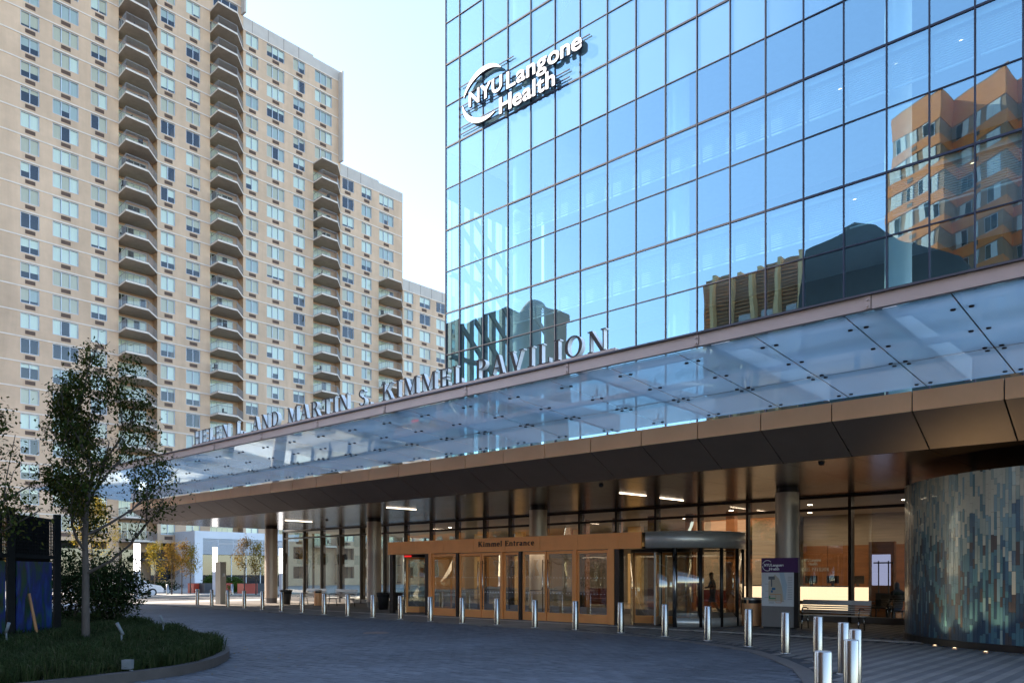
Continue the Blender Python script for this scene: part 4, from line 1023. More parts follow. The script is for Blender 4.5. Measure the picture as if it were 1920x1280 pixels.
# left revolving door
post(-26.95, -26.72, 'bronze_dk'); post(-24.66, -24.46, 'bronze_dk'); post(-24.455, -24.28, 'copper_vest')
RV = thing('revolving_door', 'dark framed revolving door at the left end of the vestibule', 'revolving door', (-25.69, 22.95, 0), group='revolving doors in the vestibule')
def rev(T_, cx, cy, R_, rot):
    MB().lathe([(R_ - 0.03, 0.03), (R_, 0.03), (R_, 2.5), (R_ - 0.03, 2.5)], cx, cy, 20, radians(150), radians(245)).build('drum_glass', M['lobby_glass'], T_)
    MB().lathe([(R_ - 0.03, 0.03), (R_, 0.03), (R_, 2.5), (R_ - 0.03, 2.5)], cx, cy, 20, radians(-65), radians(30)).build('drum_glass', M['lobby_glass'], T_)
    MB().tube((cx, cy, 0.02), (cx, cy, 2.5), 0.05, n=10).build('centre_post', M['bronze_dk'], T_)
    MB().lathe([(0.01, 2.42), (R_, 2.42), (R_, 2.5)], cx, cy, 24).build('drum_ceiling', M['bronze_dk'], T_)
    for q in range(4):
        a = rot + q * pi / 2; f = MB()
        L = R_ - 0.06
        def wp(r, z, s=0.0): return (cx + r * cos(a) - s * sin(a), cy + r * sin(a) + s * cos(a), z)
        def bar(r0, r1, z0, z1):
            v = [wp(r0, z0, -0.025), wp(r1, z0, -0.025), wp(r1, z0, 0.025), wp(r0, z0, 0.025), wp(r0, z1, -0.025), wp(r1, z1, -0.025), wp(r1, z1, 0.025), wp(r0, z1, 0.025)]
            f._add(v, [(0, 3, 2, 1), (4, 5, 6, 7), (0, 1, 5, 4), (1, 2, 6, 5), (2, 3, 7, 6), (3, 0, 4, 7)])
        bar(0.06, 0.14, 0.05, 2.4); bar(L - 0.08, L, 0.05, 2.4); bar(0.14, L - 0.08, 2.32, 2.4); bar(0.14, L - 0.08, 0.05, 0.30)
        wing = f.build('door_wing', M['steel_dk' if q % 2 else 'copper_vest'], T_)
        MB().quad(wp(0.14, 0.3), wp(L - 0.08, 0.3), wp(L - 0.08, 2.32), wp(0.14, 2.32)).build('wing_glass', M['lobby_glass'], wing)
rev(RV, -25.69, 22.95, 1.05, 0.7)
MB().box(-26.0, -25.55, VY + 0.02, VY + 0.04, 2.40, 2.47).build('exit_sign', M['exit_red'], V)
# fixed light, pair of doors, fixed light, pair of doors, fixed light
door_leaf(-24.27, -22.84); post(-22.835, -22.72, 'bronze_dk')
door_leaf(-22.70, -21.49, 1); door_leaf(-21.45, -20.42, -1); post(-20.415, -20.32, 'copper_vest')
door_leaf(-20.31, -19.52); post(-19.515, -19.40, 'bronze_dk')
door_leaf(-19.36, -18.24, 1); door_leaf(-18.20, -17.00, -1); post(-16.985, -16.86, 'copper_vest')
door_leaf(-16.85, -15.53); post(-15.52, -15.28, 'copper_vest'); post(-15.275, -15.08, 'bronze_dk', VY + 0.03, VY + 0.3)
RV2 = thing('revolving_door', 'second revolving door between the bronze post and the curved drum', 'revolving door', (-14.2, 22.95, 0), group='revolving doors in the vestibule')
rev(RV2, -14.22, 23.0, 1.0, 0.35)
MB().box(-27.0, -11.6, VY + 0.0, CY - 0.08, 0.0, 0.014).build('entrance_mat', M['plank_b'], V)

# person walking in the lobby, seen through the drum
def skin_person(T_, joints, edges, radii, m, name):
    me = bpy.data.meshes.new(name); me.from_pydata(joints, edges, []); me.materials.append(m)
    ob = link(name, me, T_)
    sk = ob.modifiers.new('skin', 'SKIN'); sk.use_smooth_shade = True
    for i, r in enumerate(radii):
        me.skin_vertices[0].data[i].radius = (r, r)
    me.skin_vertices[0].data[0].use_root = True
    su = ob.modifiers.new('sub', 'SUBSURF'); su.levels = 1; su.render_levels = 1
    return ob
PX, PYY = -16.0, 29.9
P = thing('person', 'person in dark clothes walking left through the lobby behind the curved glass', 'person', (PX, PYY, 0.012), 0.3)
J = [(0, 0, 0.92), (0, 0, 1.12), (-0.03, 0, 1.36), (-0.05, 0, 1.48), (-0.07, 0, 1.60), (-0.07, 0, 1.70),
     (0, 0.10, 0.88), (-0.16, 0.10, 0.50), (-0.26, 0.10, 0.08), (-0.42, 0.10, 0.04),
     (0, -0.10, 0.88), (0.06, -0.10, 0.50), (0.30, -0.10, 0.14), (0.20, -0.10, 0.05),
     (-0.03, 0.19, 1.38), (0.06, 0.22, 1.12), (-0.08, 0.21, 0.92), (-0.03, -0.19, 1.38), (-0.12, -0.22, 1.14), (-0.32, -0.18, 1.12)]
E_ = [(0, 1), (1, 2), (2, 3), (3, 4), (4, 5), (0, 6), (6, 7), (7, 8), (8, 9), (0, 10), (10, 11), (11, 12), (12, 13), (2, 14), (14, 15), (15, 16), (2, 17), (17, 18), (18, 19)]
rad = [0.15, 0.15, 0.16, 0.065, 0.10, 0.085, 0.11, 0.075, 0.05, 0.04, 0.11, 0.075, 0.05, 0.04, 0.075, 0.052, 0.035, 0.075, 0.052, 0.035]
skin_person(P, J, E_, rad, M['cloth_dk'], 'body')
hm = MB().lathe([(0.001, 1.50), (0.06, 1.51), (0.095, 1.58), (0.10, 1.66), (0.075, 1.74), (0.001, 1.77)], -0.07, 0, 14, sy=0.85)
link('hair', hm.mesh('hair', M['black']), P)

# ------------------------------------------------------------------ bollards
bol = [(370, 1133.75), (397, 1136), (427, 1137.7), (458, 1140), (492, 1142.5), (528, 1145.6), (567, 1148), (608, 1151), (652, 1154), (699.7, 1157), (751, 1160), (807, 1164), (867, 1167.5), (932, 1170.6), (1003, 1175.6), (1079, 1180), (1164, 1185.6), (1247, 1192), (1327, 1200), (1403.5, 1211), (1473, 1224), (1534, 1240), (1581.6, 1262.6)]
bpos = [gnd(*b) for b in bol] + [(-4.22, 12.25), (-3.58, 10.25), (-3.28, 8.55)]
BL = ['first bollard from the street at the far left end of the row', 'second bollard from the street, left of the square grey pillar', 'third bollard from the street, right of the square grey pillar',
      'bollard in front of the bushy russet tree at the street end', 'bollard just left of the far street end column', 'bollard in front of the black litter bin beside the far column', 'bollard in front of the left end of the left bench',
      'bollard in front of the slim bronze bin between the two left benches', 'bollard in front of the right end of the second bench', 'bollard in front of the column left of the doors', 'bollard in front of the left revolving door',
      'bollard in front of the first bronze door post', 'bollard in front of the left pair of glass doors', 'bollard at the right edge of the left pair of doors', 'bollard in front of the right pair of glass doors', 'bollard in front of the fixed light right of the doors',
      'bollard in front of the second revolving door', 'bollard just left of the curved drum steel post', 'bollard in front of the middle of the curved drum', 'bollard in front of the bronze litter bin by the map kiosk', 'bollard in front of the purple map kiosk',
      'bollard in front of the left half of the long bench', 'tall near bollard in front of the right half of the long bench', 'bollard mostly hidden behind the nearest tall bollard', 'nearest tall bollard right of the front pair', 'closest bollard cut by the bottom edge, left of the pair']
b_body = MB().lathe([(0.092, 0.0), (0.092, 0.862), (0.088, 0.87)], 0, 0, 28).mesh('post', M['steel'])
b_cap = MB().lathe([(0.088, 0.87), (0.080, 0.875), (0.001, 0.877)], 0, 0, 28).mesh('cap', M['steel_dk'])
b_ring = MB().lathe([(0.112, 0.0), (0.112, 0.012), (0.093, 0.014)], 0, 0, 28).mesh('base_ring', M['steel_dk'])
b0 = None
for (x, y), lab in zip(bpos, BL):
    b = thing('bollard', 'stainless steel ' + lab, 'bollard', (x, y, 0.0), random.random() * 6, 'stainless bollards along the driveway edge')
    link('post', b_body, b); link('cap', b_cap, b); link('base_ring', b_ring, b)

# ------------------------------------------------------------------ benches, bins, kiosk
def bench(cx, cy, L, lab, rz):
    t = thing('bench', lab, 'bench', (cx, cy, 0.0), rz, 'metal slat benches by the entrance')
    h = L / 2
    def bx(n, *a): link(n, MB().box(*a).mesh(n, M['steel_dk']), t)
    for k in range(5): bx('seat_slat', -h, h, -0.24 + k * 0.085, -0.17 + k * 0.085, 0.43, 0.455)
    for k in range(4):
        z = 0.50 + k * 0.062; y = 0.20 + k * 0.016; bx('back_slat', -h, h, y, y + 0.022, z, z + 0.036)
    z = 0.755; m = MB()
    m._add([(-h, 0.262, z), (h, 0.262, z), (h, 0.30, z + 0.14), (-h, 0.30, z + 0.14), (-h, 0.285, z), (h, 0.285, z), (h, 0.323, z + 0.14), (-h, 0.323, z + 0.14)], [(0, 1, 2, 3), (7, 6, 5, 4), (0, 4, 5, 1), (1, 5, 6, 2), (2, 6, 7, 3), (3, 7, 4, 0)])
    link('back_rail', m.mesh('back_rail', M['steel_dk']), t)
    for s in (-1, 1):
        x = s * (h - 0.18); m = MB()
        m.tube((x, -0.22, 0.43), (x, -0.27, 0.0), 0.028, 0.018, 8); m.tube((x, 0.18, 0.45), (x, 0.26, 0.0), 0.028, 0.018, 8)
        m.box(x - 0.03, x + 0.03, -0.24, 0.22, 0.39, 0.429)
        link('leg_frame', m.mesh('leg_frame', M['steel']), t)
        m = MB(); m.path([(x, -0.22, 0.44), (x, -0.22, 0.62), (x, -0.14, 0.67), (x, 0.10, 0.66), (x, 0.23, 0.62)], 0.02, 8)
        link('armrest', m.mesh('armrest', M['steel']), t)
    return t
bench(-9.05, 24.35, 2.05, 'long metal slat bench right of the purple map kiosk', 0.0)
bench(-37.0, 24.6, 1.9, 'metal slat bench beside the black litter bin at the far left', 0.0)
bench(-34.15, 24.5, 1.9, 'metal slat bench between the slim bronze bin and the column', 0.0)
def bin_black(x, y, lab):
    t = thing('litter_bin', lab, 'litter bin', (x, y, 0), 0, 'black litter bins')
    link('body', MB().lathe([(0.001, 0.0), (0.22, 0.01), (0.30, 0.72)], 0, 0, 20).mesh('body', M['black']), t)
    link('rim', MB().lathe([(0.30, 0.72), (0.35, 0.73), (0.35, 0.80), (0.28, 0.82), (0.22, 0.75)], 0, 0, 20).mesh('rim', M['black']), t)
    link('liner', MB().lathe([(0.302, 0.6), (0.312, 0.71)], 0, 0, 20).mesh('liner', M['cloth_dk']), t)
bin_black(-38.9, 24.2, 'black tapered litter bin beside the bench at the street end')
bin_black(-30.0, 23.9, 'black litter bin between the column and the left revolving door')
bin_black(-29.35, 24.1, 'second black litter bin standing against the left revolving door')
def bin_bronze(x, y, r, h, lab):
    t = thing('litter_bin', lab, 'litter bin', (x, y, 0), 0, 'bronze litter bins')
    link('body', MB().lathe([(r * 0.98, 0.02), (r, 0.04), (r, h * 0.80)], 0, 0, 28).mesh('body', M['copper']), t)
    link('opening', MB().lathe([(r * 0.94, h * 0.80), (r * 0.94, h * 0.92)], 0, 0, 28).mesh('opening', M['black']), t)
    link('hood', MB().lathe([(r, h * 0.92), (r, h * 0.98), (r * 0.9, h), (0.001, h)], 0, 0, 28).mesh('hood', M['steel_dk']), t)
    link('strut', MB().box(-0.03, 0.03, -r, -r * 0.95, h * 0.80, h * 0.92).mesh('strut', M['copper']), t)
    link('foot', MB().lathe([(r * 0.9, 0.0), (r * 0.9, 0.02)], 0, 0, 24).mesh('foot', M['black']), t)
bx_, by_ = gnd(1403, 1173.5); bin_bronze(bx_, by_ + 0.25, 0.31, 0.93, 'round bronze litter bin left of the purple map kiosk')
bx_, by_ = gnd(596, 1135); bin_bronze(bx_, by_, 0.20, 0.85, 'slim bronze litter bin between the two left benches')
# map kiosk
KY = 23.75
ka, kb = onY(1428, KY), onY(1488, KY)
K = thing('map_kiosk', 'purple topped campus map kiosk with NYU Langone Health logo', 'sign', ((ka + kb) / 2, KY, 0))
MB().box(ka, kb, KY, KY + 0.14, 0.06, 0.70).build('plinth', M['signgrey'], K)
MB().box(ka + 0.04, kb + 0.02, KY + 0.03, KY + 0.2, 0.0, 0.06).build('base', M['black'], K)
MB().box(ka, kb, KY, KY + 0.12, 0.70, 1.74).build('map_panel', M['signwhite'], K)
MB().box(ka, kb + 0.14, KY - 0.012, KY + 0.14, 1.741, 2.19).build('header', M['purple'], K)
MB().box(kb + 0.002, kb + 0.14, KY + 0.02, KY + 0.12, 0.06, 1.74).build('side_panel', M['bronze_dk'], K)
kw = kb - ka
kl = MB()
def kq(x0, x1, z0, z1, o=0.003, mi=0, mm=None):
    (mm or kl).quad((ka + kw * x0, KY - o, z0), (ka + kw * x1, KY - o, z0), (ka + kw * x1, KY - o, z1), (ka + kw * x0, KY - o, z1), mi)
mp = MB()
mp._add([(ka + kw * a, KY - 0.003, z) for a, z in ((0.22, 0.85), (0.70, 0.85), (0.66, 1.25), (0.55, 1.55), (0.42, 1.68), (0.22, 1.45))], [(0, 1, 2, 3, 4, 5)], 1)
mp._add([(ka + kw * a, KY - 0.004, z) for a, z in ((0.70, 0.9), (0.76, 0.9), (0.80, 1.35), (0.70, 1.74), (0.56, 1.74), (0.62, 1.45))], [(0, 1, 2, 3, 4, 5)], 2)
for a, b, c, d, mi in ((0.30, 0.34, 1.30, 1.52, 0), (0.22, 0.42, 1.52, 1.62, 0), (0.33, 0.44, 1.20, 1.27, 3), (0.30, 0.36, 1.12, 1.19, 3), (0.24, 0.28, 0.92, 1.02, 4), (0.24, 0.46, 0.92, 0.95, 4),
                       (0.26, 0.62, 1.06, 1.075, 5), (0.61, 0.625, 0.80, 1.07, 5), (0.45, 0.46, 0.80, 1.06, 5), (0.45, 0.62, 0.80, 0.815, 5)):
    kq(a, b, c, d, 0.006, mi, mp)
for q in range(14): kq(0.82, 0.96, 0.92 + q * 0.052, 0.928 + q * 0.052, 0.005, 0, mp)
for a, b, z in ((0.10, 0.22, 1.38), (0.12, 0.22, 1.16), (0.10, 0.24, 0.96), (0.24, 0.40, 0.82), (0.24, 0.40, 0.79), (0.62, 0.72, 0.84)): kq(a, b, z, z + 0.008, 0.005, 0, mp)
mp.build('map_print', [M['map_line'], M['map_tan'], M['map_water'], M['map_blue'], M['map_green'], M['map_orange']], K)
yk = KY - 0.02
sans_line(K, 'NYU', ka + 0.09, ka + 0.30, 1.93, yk, 0.085, 0.01, 0.003, [M['white']])
sans_line(K, 'Langone', ka + 0.32, ka + 0.72, 1.93, yk, 0.085, 0.01, 0.003, [M['white']])
sans_line(K, 'Health', ka + 0.26, ka + 0.58, 1.81, yk, 0.085, 0.01, 0.003, [M['white']])
am = MB()
for a0, a1 in ((160, 45), (185, 300)):
    for i in range(16):
        q = []
        for f in (i / 16, (i + 1) / 16):
            a = radians(a0 + (a1 - a0) * f); q.append((cos(a), sin(a)))
        R0, R1 = 0.17, 0.152; cxk, czk = ka + 0.20, 1.955
        p = [(cxk + R1 * q[0][0], yk, czk + R1 * q[0][1]), (cxk + R0 * q[0][0], yk, czk + R0 * q[0][1]), (cxk + R0 * q[1][0], yk, czk + R0 * q[1][1]), (cxk + R1 * q[1][0], yk, czk + R1 * q[1][1])]
        am._add(p, [(0, 1, 2, 3)])
am.build('logo_arc', M['white'], K)

# ------------------------------------------------------------------ mosaic wall
MW = thing('mosaic_wall', 'curved wall of long blue, teal and cream glazed tiles', 'tiled wall', (-5, 21, 0))
ctrl = [(-7.1, 28.1), (-6.95, 25.5), (-6.75, 23.6), (-6.35, 22.3), (-5.65, 21.25), (-4.75, 20.45), (-3.6, 19.9), (-2.2, 19.65), (0, 19.6), (2.5, 19.8)]
def crom(P, n=14):
    o = []
    for i in range(len(P) - 1):
        p0, p1, p2, p3 = [Vector(P[min(max(i + k, 0), len(P) - 1)]) for k in (-1, 0, 1, 2)]
        for q in range(n):
            t = q / n
            o.append(0.5 * (2 * p1 + (p2 - p0) * t + (2 * p0 - 5 * p1 + 4 * p2 - p3) * t * t + (3 * p1 - p0 - 3 * p2 + p3) * t ** 3))
    o.append(Vector(P[-1])); return o
cv = crom(ctrl); cum = [0]
for a, b in zip(cv, cv[1:]): cum.append(cum[-1] + (b - a).length)
def at(s):
    for i in range(len(cum) - 1):
        if cum[i + 1] >= s:
            t = (s - cum[i]) / max(1e-9, cum[i + 1] - cum[i]); p = cv[i].lerp(cv[i + 1], t); d = (cv[i + 1] - cv[i]).normalized(); return p, d
    return cv[-1], (cv[-1] - cv[-2]).normalized()
core = MB()
pl = [(p.x, p.y) for p in cv] + [(2.5, 28.2)]
core.prism(pl, 0.0, 4.0).build('backing', M['black'], MW)
ntl = [(p.x + d.y * 0.05, p.y - d.x * 0.05) for p, d in [at(s) for s in [cum[-1] * k / 60 for k in range(61)]]]
plm = MB()
for a, b in zip(ntl, ntl[1:]):
    plm.prism([a, b, (b[0] + 0.0, b[1] + 0.06), (a[0], a[1] + 0.06)], 0.0, 0.16)
plm.build('plinth', M['bronze_dk'], MW)
rt_ = random.Random(21); tiles = []
s = 0.3; 
while s < cum[-1] - 0.1:
    wd = rt_.choice((0.055, 0.068, 0.082)); z = 0.165 - rt_.random() * 0.2
    p, d = at(s + wd / 2)
    D = p.x * fwx + p.y * fwy; L = p.x * rtx + p.y * rty
    while z < 3.99:
        hh = rt_.choice((0.14, 0.22, 0.30, 0.38, 0.50)); z0 = max(z, 0.165); z1 = min(z + hh - 0.006, 3.995)
        if z1 - z0 > 0.03:
            u = (z0 - 0.16) / 3.84; u2 = u + rt_.gauss(0, 0.13) + 0.05 * sin(s * 2.1) + 0.02 * s - 0.10
            # bands of glaze: dark at the foot, cream at the top
            if u2 < 0.22: c = rt_.choice(('navy', 'navy', 'navy', 'brown', 'teal'))
            elif u2 < 0.38: c = rt_.choice(('navy', 'navy', 'brown', 'blue', 'teal', 'teal'))
            elif u2 < 0.56: c = rt_.choice(('teal', 'blue', 'teal', 'sky', 'teal', 'sage', 'brown'))
            elif u2 < 0.74: c = rt_.choice(('teal', 'sky', 'blue', 'sage', 'cream'))
            elif u2 < 0.90: c = rt_.choice(('sage', 'cream', 'sky', 'teal', 'cream'))
            else: c = rt_.choice(('cream', 'cream', 'sage', 'cream', 'sky'))
            inview = abs(L) < D * 0.64 and p.y < 24.6
            tiles.append((not inview, D, s, wd, z0, z1, c))
        z += hh
    s += wd
tiles.sort()
tn_ = {k: i for i, k in enumerate(TILE)}
tm = list(TILE.values()); rest = MB()
def tile_geo(m, s, wd, z0, z1, mi):
    a, da = at(s + 0.002); b, db = at(s + wd - 0.002); dp = 0.012 + rt_.random() * 0.006
    na = Vector((da.y, -da.x)); nb_ = Vector((db.y, -db.x))
    A, B, Ao, Bo = a, b, a + na * dp, b + nb_ * dp
    m._add([(A.x, A.y, z0), (B.x, B.y, z0), (Bo.x, Bo.y, z0), (Ao.x, Ao.y, z0), (A.x, A.y, z1), (B.x, B.y, z1), (Bo.x, Bo.y, z1), (Ao.x, Ao.y, z1)],
           [(3, 2, 6, 7), (4, 7, 6, 5), (0, 1, 2, 3), (0, 3, 7, 4), (1, 5, 6, 2)], mi)
for q, (nv, D, s, wd, z0, z1, c) in enumerate(tiles):
    if q < 300:
        m = MB(); tile_geo(m, s, wd, z0, z1, 0); m.build('tile', TILE[c], MW)
    else: tile_geo(rest, s, wd, z0, z1, tn_[c])
stuff(rest.build('tile_field', tm, MW))
# small uplights at the foot of the mosaic
for px, py, lab in ((1755, 1211, 'second lit uplight from the left below the mosaic wall'), (1792, 1216, 'third lit uplight from the left below the mosaic wall'), (1850, 1223, 'rightmost lit uplight below the mosaic wall'), (1700, 1193, 'lit uplight at the far left edge of the mosaic wall, by the lobby glass')):
    x, y = gnd(px, py); y -= 0.10
    u = thing('ground_uplight', lab, 'uplight', (x, y, 0), 0, 'uplights below the mosaic wall')
    link('body', MB().lathe([(0.05, 0.0), (0.05, 0.035), (0.035, 0.04)], 0, 0, 12).mesh('body', M['copper']), u)
    link('lens', MB().lathe([(0.001, 0.042), (0.034, 0.041)], 0, 0, 12).mesh('lens', M['spot_low']), u)
    l = bpy.data.lights.new('uplight', 'SPOT'); l.energy = 22; l.color = (1, 0.72, 0.36); l.spot_size = radians(75); l.spot_blend = 0.8; l.shadow_soft_size = 0.03
    lo = bpy.data.objects.new('uplight', l); COL.objects.link(lo); lo.parent = u; lo.location = (0.02, 0.02, 0.06); lo.rotation_euler = (radians(168), 0, radians(-20))

# wheelchair parked inside the glass at the right
WCX, WCY = -9.35, 29.7
W = thing('wheelchair', 'dark transport wheelchair with tall pole frame parked behind the glass by the mosaic', 'wheelchair', (WCX, WCY, 0.012))
def wl(n, mb, mm): link(n, mb.mesh(n, mm), W)
for s in (-0.28, 0.28):
    wl('wheel', MB().lathe([(0.27, -0.02), (0.30, -0.02), (0.30, 0.02), (0.27, 0.02), (0.27, -0.02)], 0, 0, 24), M['tyre'])
    w_ = [c for c in W.children][-1]; w_.rotation_euler = (0, radians(90), 0); w_.location = (s, 0.1, 0.30)
    wl('caster', MB().tube((s - 0.02, -0.4, 0.09), (s + 0.02, -0.4, 0.09), 0.09, n=14), M['tyre'])
    wl('pole', MB().tube((s * 0.6, 0.3, 0.35), (s * 0.6, 0.3, 2.15), 0.022, n=8), M['black'])
    wl('armrest', MB().box(s - 0.03, s + 0.03, -0.3, 0.2, 0.68, 0.72), M['black'])
wl('seat', MB().box(-0.24, 0.24, -0.3, 0.2, 0.46, 0.52), M['cloth_dk']); wl('backrest', MB().box(-0.24, 0.24, 0.2, 0.25, 0.5, 1.0), M['cloth_dk'])
wl('crossbar', MB().tube((-0.34, 0.3, 2.08), (0.34, 0.3, 2.08), 0.025, n=8), M['black'])
# seated person by the mosaic, dark jacket
P2 = thing('person', 'seated person in a dark jacket behind the glass next to the mosaic wall', 'person', (-8.75, 29.6, 0.012), 2.4)
J = [(0, 0, 0.50), (-0.02, 0, 0.75), (0.02, 0, 1.02), (0.04, 0, 1.14), (0.06, 0, 1.25), (0.06, 0, 1.33), (0.05, 0.10, 0.48), (0.45, 0.12, 0.48), (0.45, 0.12, 0.08), (0.6, 0.12, 0.04), (0.05, -0.10, 0.48), (0.45, -0.12, 0.48), (0.45, -0.12, 0.08), (0.6, -0.12, 0.04),
     (0.02, 0.2, 1.02), (0.05, 0.24, 0.76), (0.30, 0.18, 0.66), (0.02, -0.2, 1.02), (0.05, -0.24, 0.76), (0.30, -0.18, 0.66)]
skin_person(P2, J, E_, rad, M['cloth_dk'], 'body')
link('hair', MB().lathe([(0.001, 1.14), (0.06, 1.15), (0.095, 1.22), (0.10, 1.30), (0.075, 1.38), (0.001, 1.41)], 0.06, 0, 14, sy=0.85).mesh('hair', M['black']), P2)
st_ = MB().box(-0.25, 0.25, -0.24, 0.24, 0.36, 0.42)
for a in (-0.2, 0.2):
    for b in (-0.2, 0.2): st_.tube((a, b, 0), (a, b, 0.36), 0.02, n=6)
sto = tag(st_.build('stool', M['black'], origin=(0, 0, 0)), 'low black stool under the seated person in the lobby', 'stool'); sto.location = (-8.75, 29.6, 0.012)

# ------------------------------------------------------------------ planting island
def smooth_closed(P, n=6): return [tuple(v) for v in crom(P, n)]
isl = smooth_closed(ISL[:-1], 5) + [ISL[-1]]
PB = thing('planting_bed', 'low kerbed planting island at the left of the driveway', 'planter', (-18, 6, 0)); del PB['category'], PB['label']; struct(PB)
inn = offset_line(isl, -0.0); inn2 = []
cx0, cy0 = -22, 4
for p in isl:
    v = Vector((cx0 - p[0], cy0 - p[1])); v.normalize(); inn2.append((p[0] + v.x * 0.17, p[1] + v.y * 0.17))
for i in range(0, len(isl) - 3, 2):
    MB().prism([isl[i], isl[i + 1], isl[i + 2], inn2[i + 2], inn2[i + 1], inn2[i]], -0.05, 0.165).build('kerb_stone', M['curb'], PB)
MB().prism(inn2, -0.05, 0.12).build('soil', M['soil'], PB)
gr = MB(); rgv = random.Random(4)
def blade_clump(m, x, y, z, h, n, spread, w, rr):
    for k in range(n):
        a = rr.random() * 2 * pi; L = h * (0.7 + rr.random() * 0.6); sp = spread * (0.4 + rr.random())
        dx, dy = cos(a), sin(a); px, py = -dy * w, dx * w
        p0 = (x + rr.gauss(0, 0.03), y + rr.gauss(0, 0.03), z); p1 = (p0[0] + dx * sp * 0.4, p0[1] + dy * sp * 0.4, z + L * 0.75); p2 = (p0[0] + dx * sp, p0[1] + dy * sp, z + L * (0.55 + rr.random() * 0.4))
        m._add([(p0[0] - px, p0[1] - py, p0[2]), (p0[0] + px, p0[1] + py, p0[2]), (p1[0] + px, p1[1] + py, p1[2]), (p1[0] - px, p1[1] - py, p1[2]), p2], [(0, 1, 2, 3), (3, 2, 4)])
cnt = 0
while cnt < 5200:
    x, y = rgv.uniform(-31, -12.6), rgv.uniform(0.5, 10.8)
    D = x * fwx + y * fwy; L = x * rtx + y * rty
    if D < 9 or abs(L) > D * 0.70 or not inpoly((x, y), inn2): continue
    if rgv.random() > min(1, (16 / D) ** 1.5): continue
    q = min((x - a) ** 2 + (y - b) ** 2 for a, b in inn2[:-2]) ** 0.5
    blade_clump(gr, x, y, 0.11, 0.26 + 0.10 * min(1, q) + 0.06 * sin(x * 2.3 + y * 3.1), 15, 0.24, 0.006, rgv); cnt += 1
o = stuff(gr.build('ground_cover', M['grass'])); o['label'] = 'dark green grassy ground cover filling the planting island'

# trees
def tree(name, base, Hh, crown_w, trunk_h, r0, nleaf, ls, lm, lab, seed, group=None, shape='up', droop=0.0, lean=(0, 0), cat='tree', shift=(0, 0)):
    rr = random.Random(seed); t = thing(name, lab, cat, (base[0], base[1], base[2]), 0, group)
    tm_ = MB(); tips = []
    def limb(p, d, L, r, lvl):
        segs = 4; q = p.copy(); dd = d.copy()
        for k in range(segs):
            nd = (dd + Vector((rr.gauss(0, 0.10), rr.gauss(0, 0.10), rr.gauss(0.05, 0.06)))).normalized()
            nx = q + nd * (L / segs); ra = r * (1 - k / segs * 0.6); rb_ = r * (1 - (k + 1) / segs * 0.6)
            if Vector((nx.x - shift[0], nx.y - shift[1])).length > crown_w / 2 * (1.5 - 1.42 * max(0.0, nx.z / Hh - 0.2)) + 0.05 or nx.z > Hh * 1.03: break
            tm_.tube(q, nx, ra, rb_, 7 if lvl < 2 else 4, caps=False); q = nx; dd = nd
            if lvl >= 1: tips.append((q.copy(), lvl))
            if lvl < 3 and (k >= 1 or lvl == 0):
                for c in range(2 if lvl < 2 else 1):
                    ax = Vector((rr.gauss(0, 1), rr.gauss(0, 1), 0.25 + rr.random() * 0.5)).normalized()
                    limb(q, (dd * 0.75 + ax * 0.62).normalized(), L * (0.52 + rr.random() * 0.16), rb_ * 0.62, lvl + 1)
    tp = Vector((lean[0] * trunk_h, lean[1] * trunk_h, trunk_h))
    tm_.tube((0, 0, -0.05), (lean[0] * 0.3, lean[1] * 0.3, 0.3), r0 * 1.35, r0 * 1.02, 10, caps=False); tm_.tube((lean[0] * 0.3, lean[1] * 0.3, 0.3), tp, r0 * 1.02, r0 * 0.85, 10, caps=False)
    cl = Hh - trunk_h; nl = 15 if Hh > 4.8 else 9
    pts = [tp + Vector((rr.gauss(0, 0.03) * k, rr.gauss(0, 0.03) * k, cl * 0.95 * k / 6)) for k in range(7)]
    for k in range(6): tm_.tube(pts[k], pts[k + 1], r0 * 0.85 * (1 - k / 6.6), r0 * 0.85 * (1 - (k + 1) / 6.6), 7, caps=False)
    for k in range(1, 7): tips.append((pts[k].copy(), 1))
    for k in range(nl):
        f = (k + rr.random() * 0.6) / nl * 0.86; p = pts[min(5, int(f * 6))].lerp(pts[min(6, int(f * 6) + 1)], f * 6 - int(f * 6))
        a = 2.4 * k + rr.random() * 0.7; sp = 0.95 - 0.35 * f
        L = crown_w * 0.5 * (1.30 - 0.95 * f) * (0.8 + 0.4 * rr.random()) * (1 + 0.9 * (cos(a) * shift[0] + sin(a) * shift[1]))
        limb(p, Vector((cos(a) * sp, sin(a) * sp, 0.40 + 0.75 * f)).normalized(), L, r0 * 0.42 * (1 - 0.5 * f), 1)
    # keep the crown inside its width
    lf = MB()
    c0 = trunk_h * 0.8
    wts = [tp_ for tp_ in tips]
    nclump = max(10, nleaf // 16)
    for c in range(nclump):
        p, lvl = rr.choice(wts)
        cpos = p + Vector((rr.gauss(0, 0.10), rr.gauss(0, 0.10), rr.gauss(0, 0.10))) * crown_w * 0.28
        if Vector((cpos.x - shift[0], cpos.y - shift[1])).length > crown_w / 2 * (1.5 - 1.42 * max(0.0, (cpos.z / Hh) - 0.2)) or cpos.z > Hh * 1.02 or cpos.z < c0: continue
        for k in range(16):
            q = cpos + Vector((rr.gauss(0, 1), rr.gauss(0, 1), rr.gauss(0, 1))) * ls * 1.35
            s_ = ls * (0.6 + rr.random() * 0.7); a = rr.random() * 6.28; b = rr.gauss(0.5, 0.6)
            u = Vector((cos(a) * cos(b), sin(a) * cos(b), -sin(b))); v = Vector((-sin(a), cos(a), rr.gauss(0, 0.3)))
            lf._add([q, q + u * s_ * 0.5 + v * s_ * 0.30, q + u * s_, q + u * s_ * 0.5 - v * s_ * 0.30], [(0, 1, 2, 3)])
    link('trunk', tm_.mesh('trunk', M['bark']), t)
    link('crown', lf.mesh('crown', lm), t)
    return t
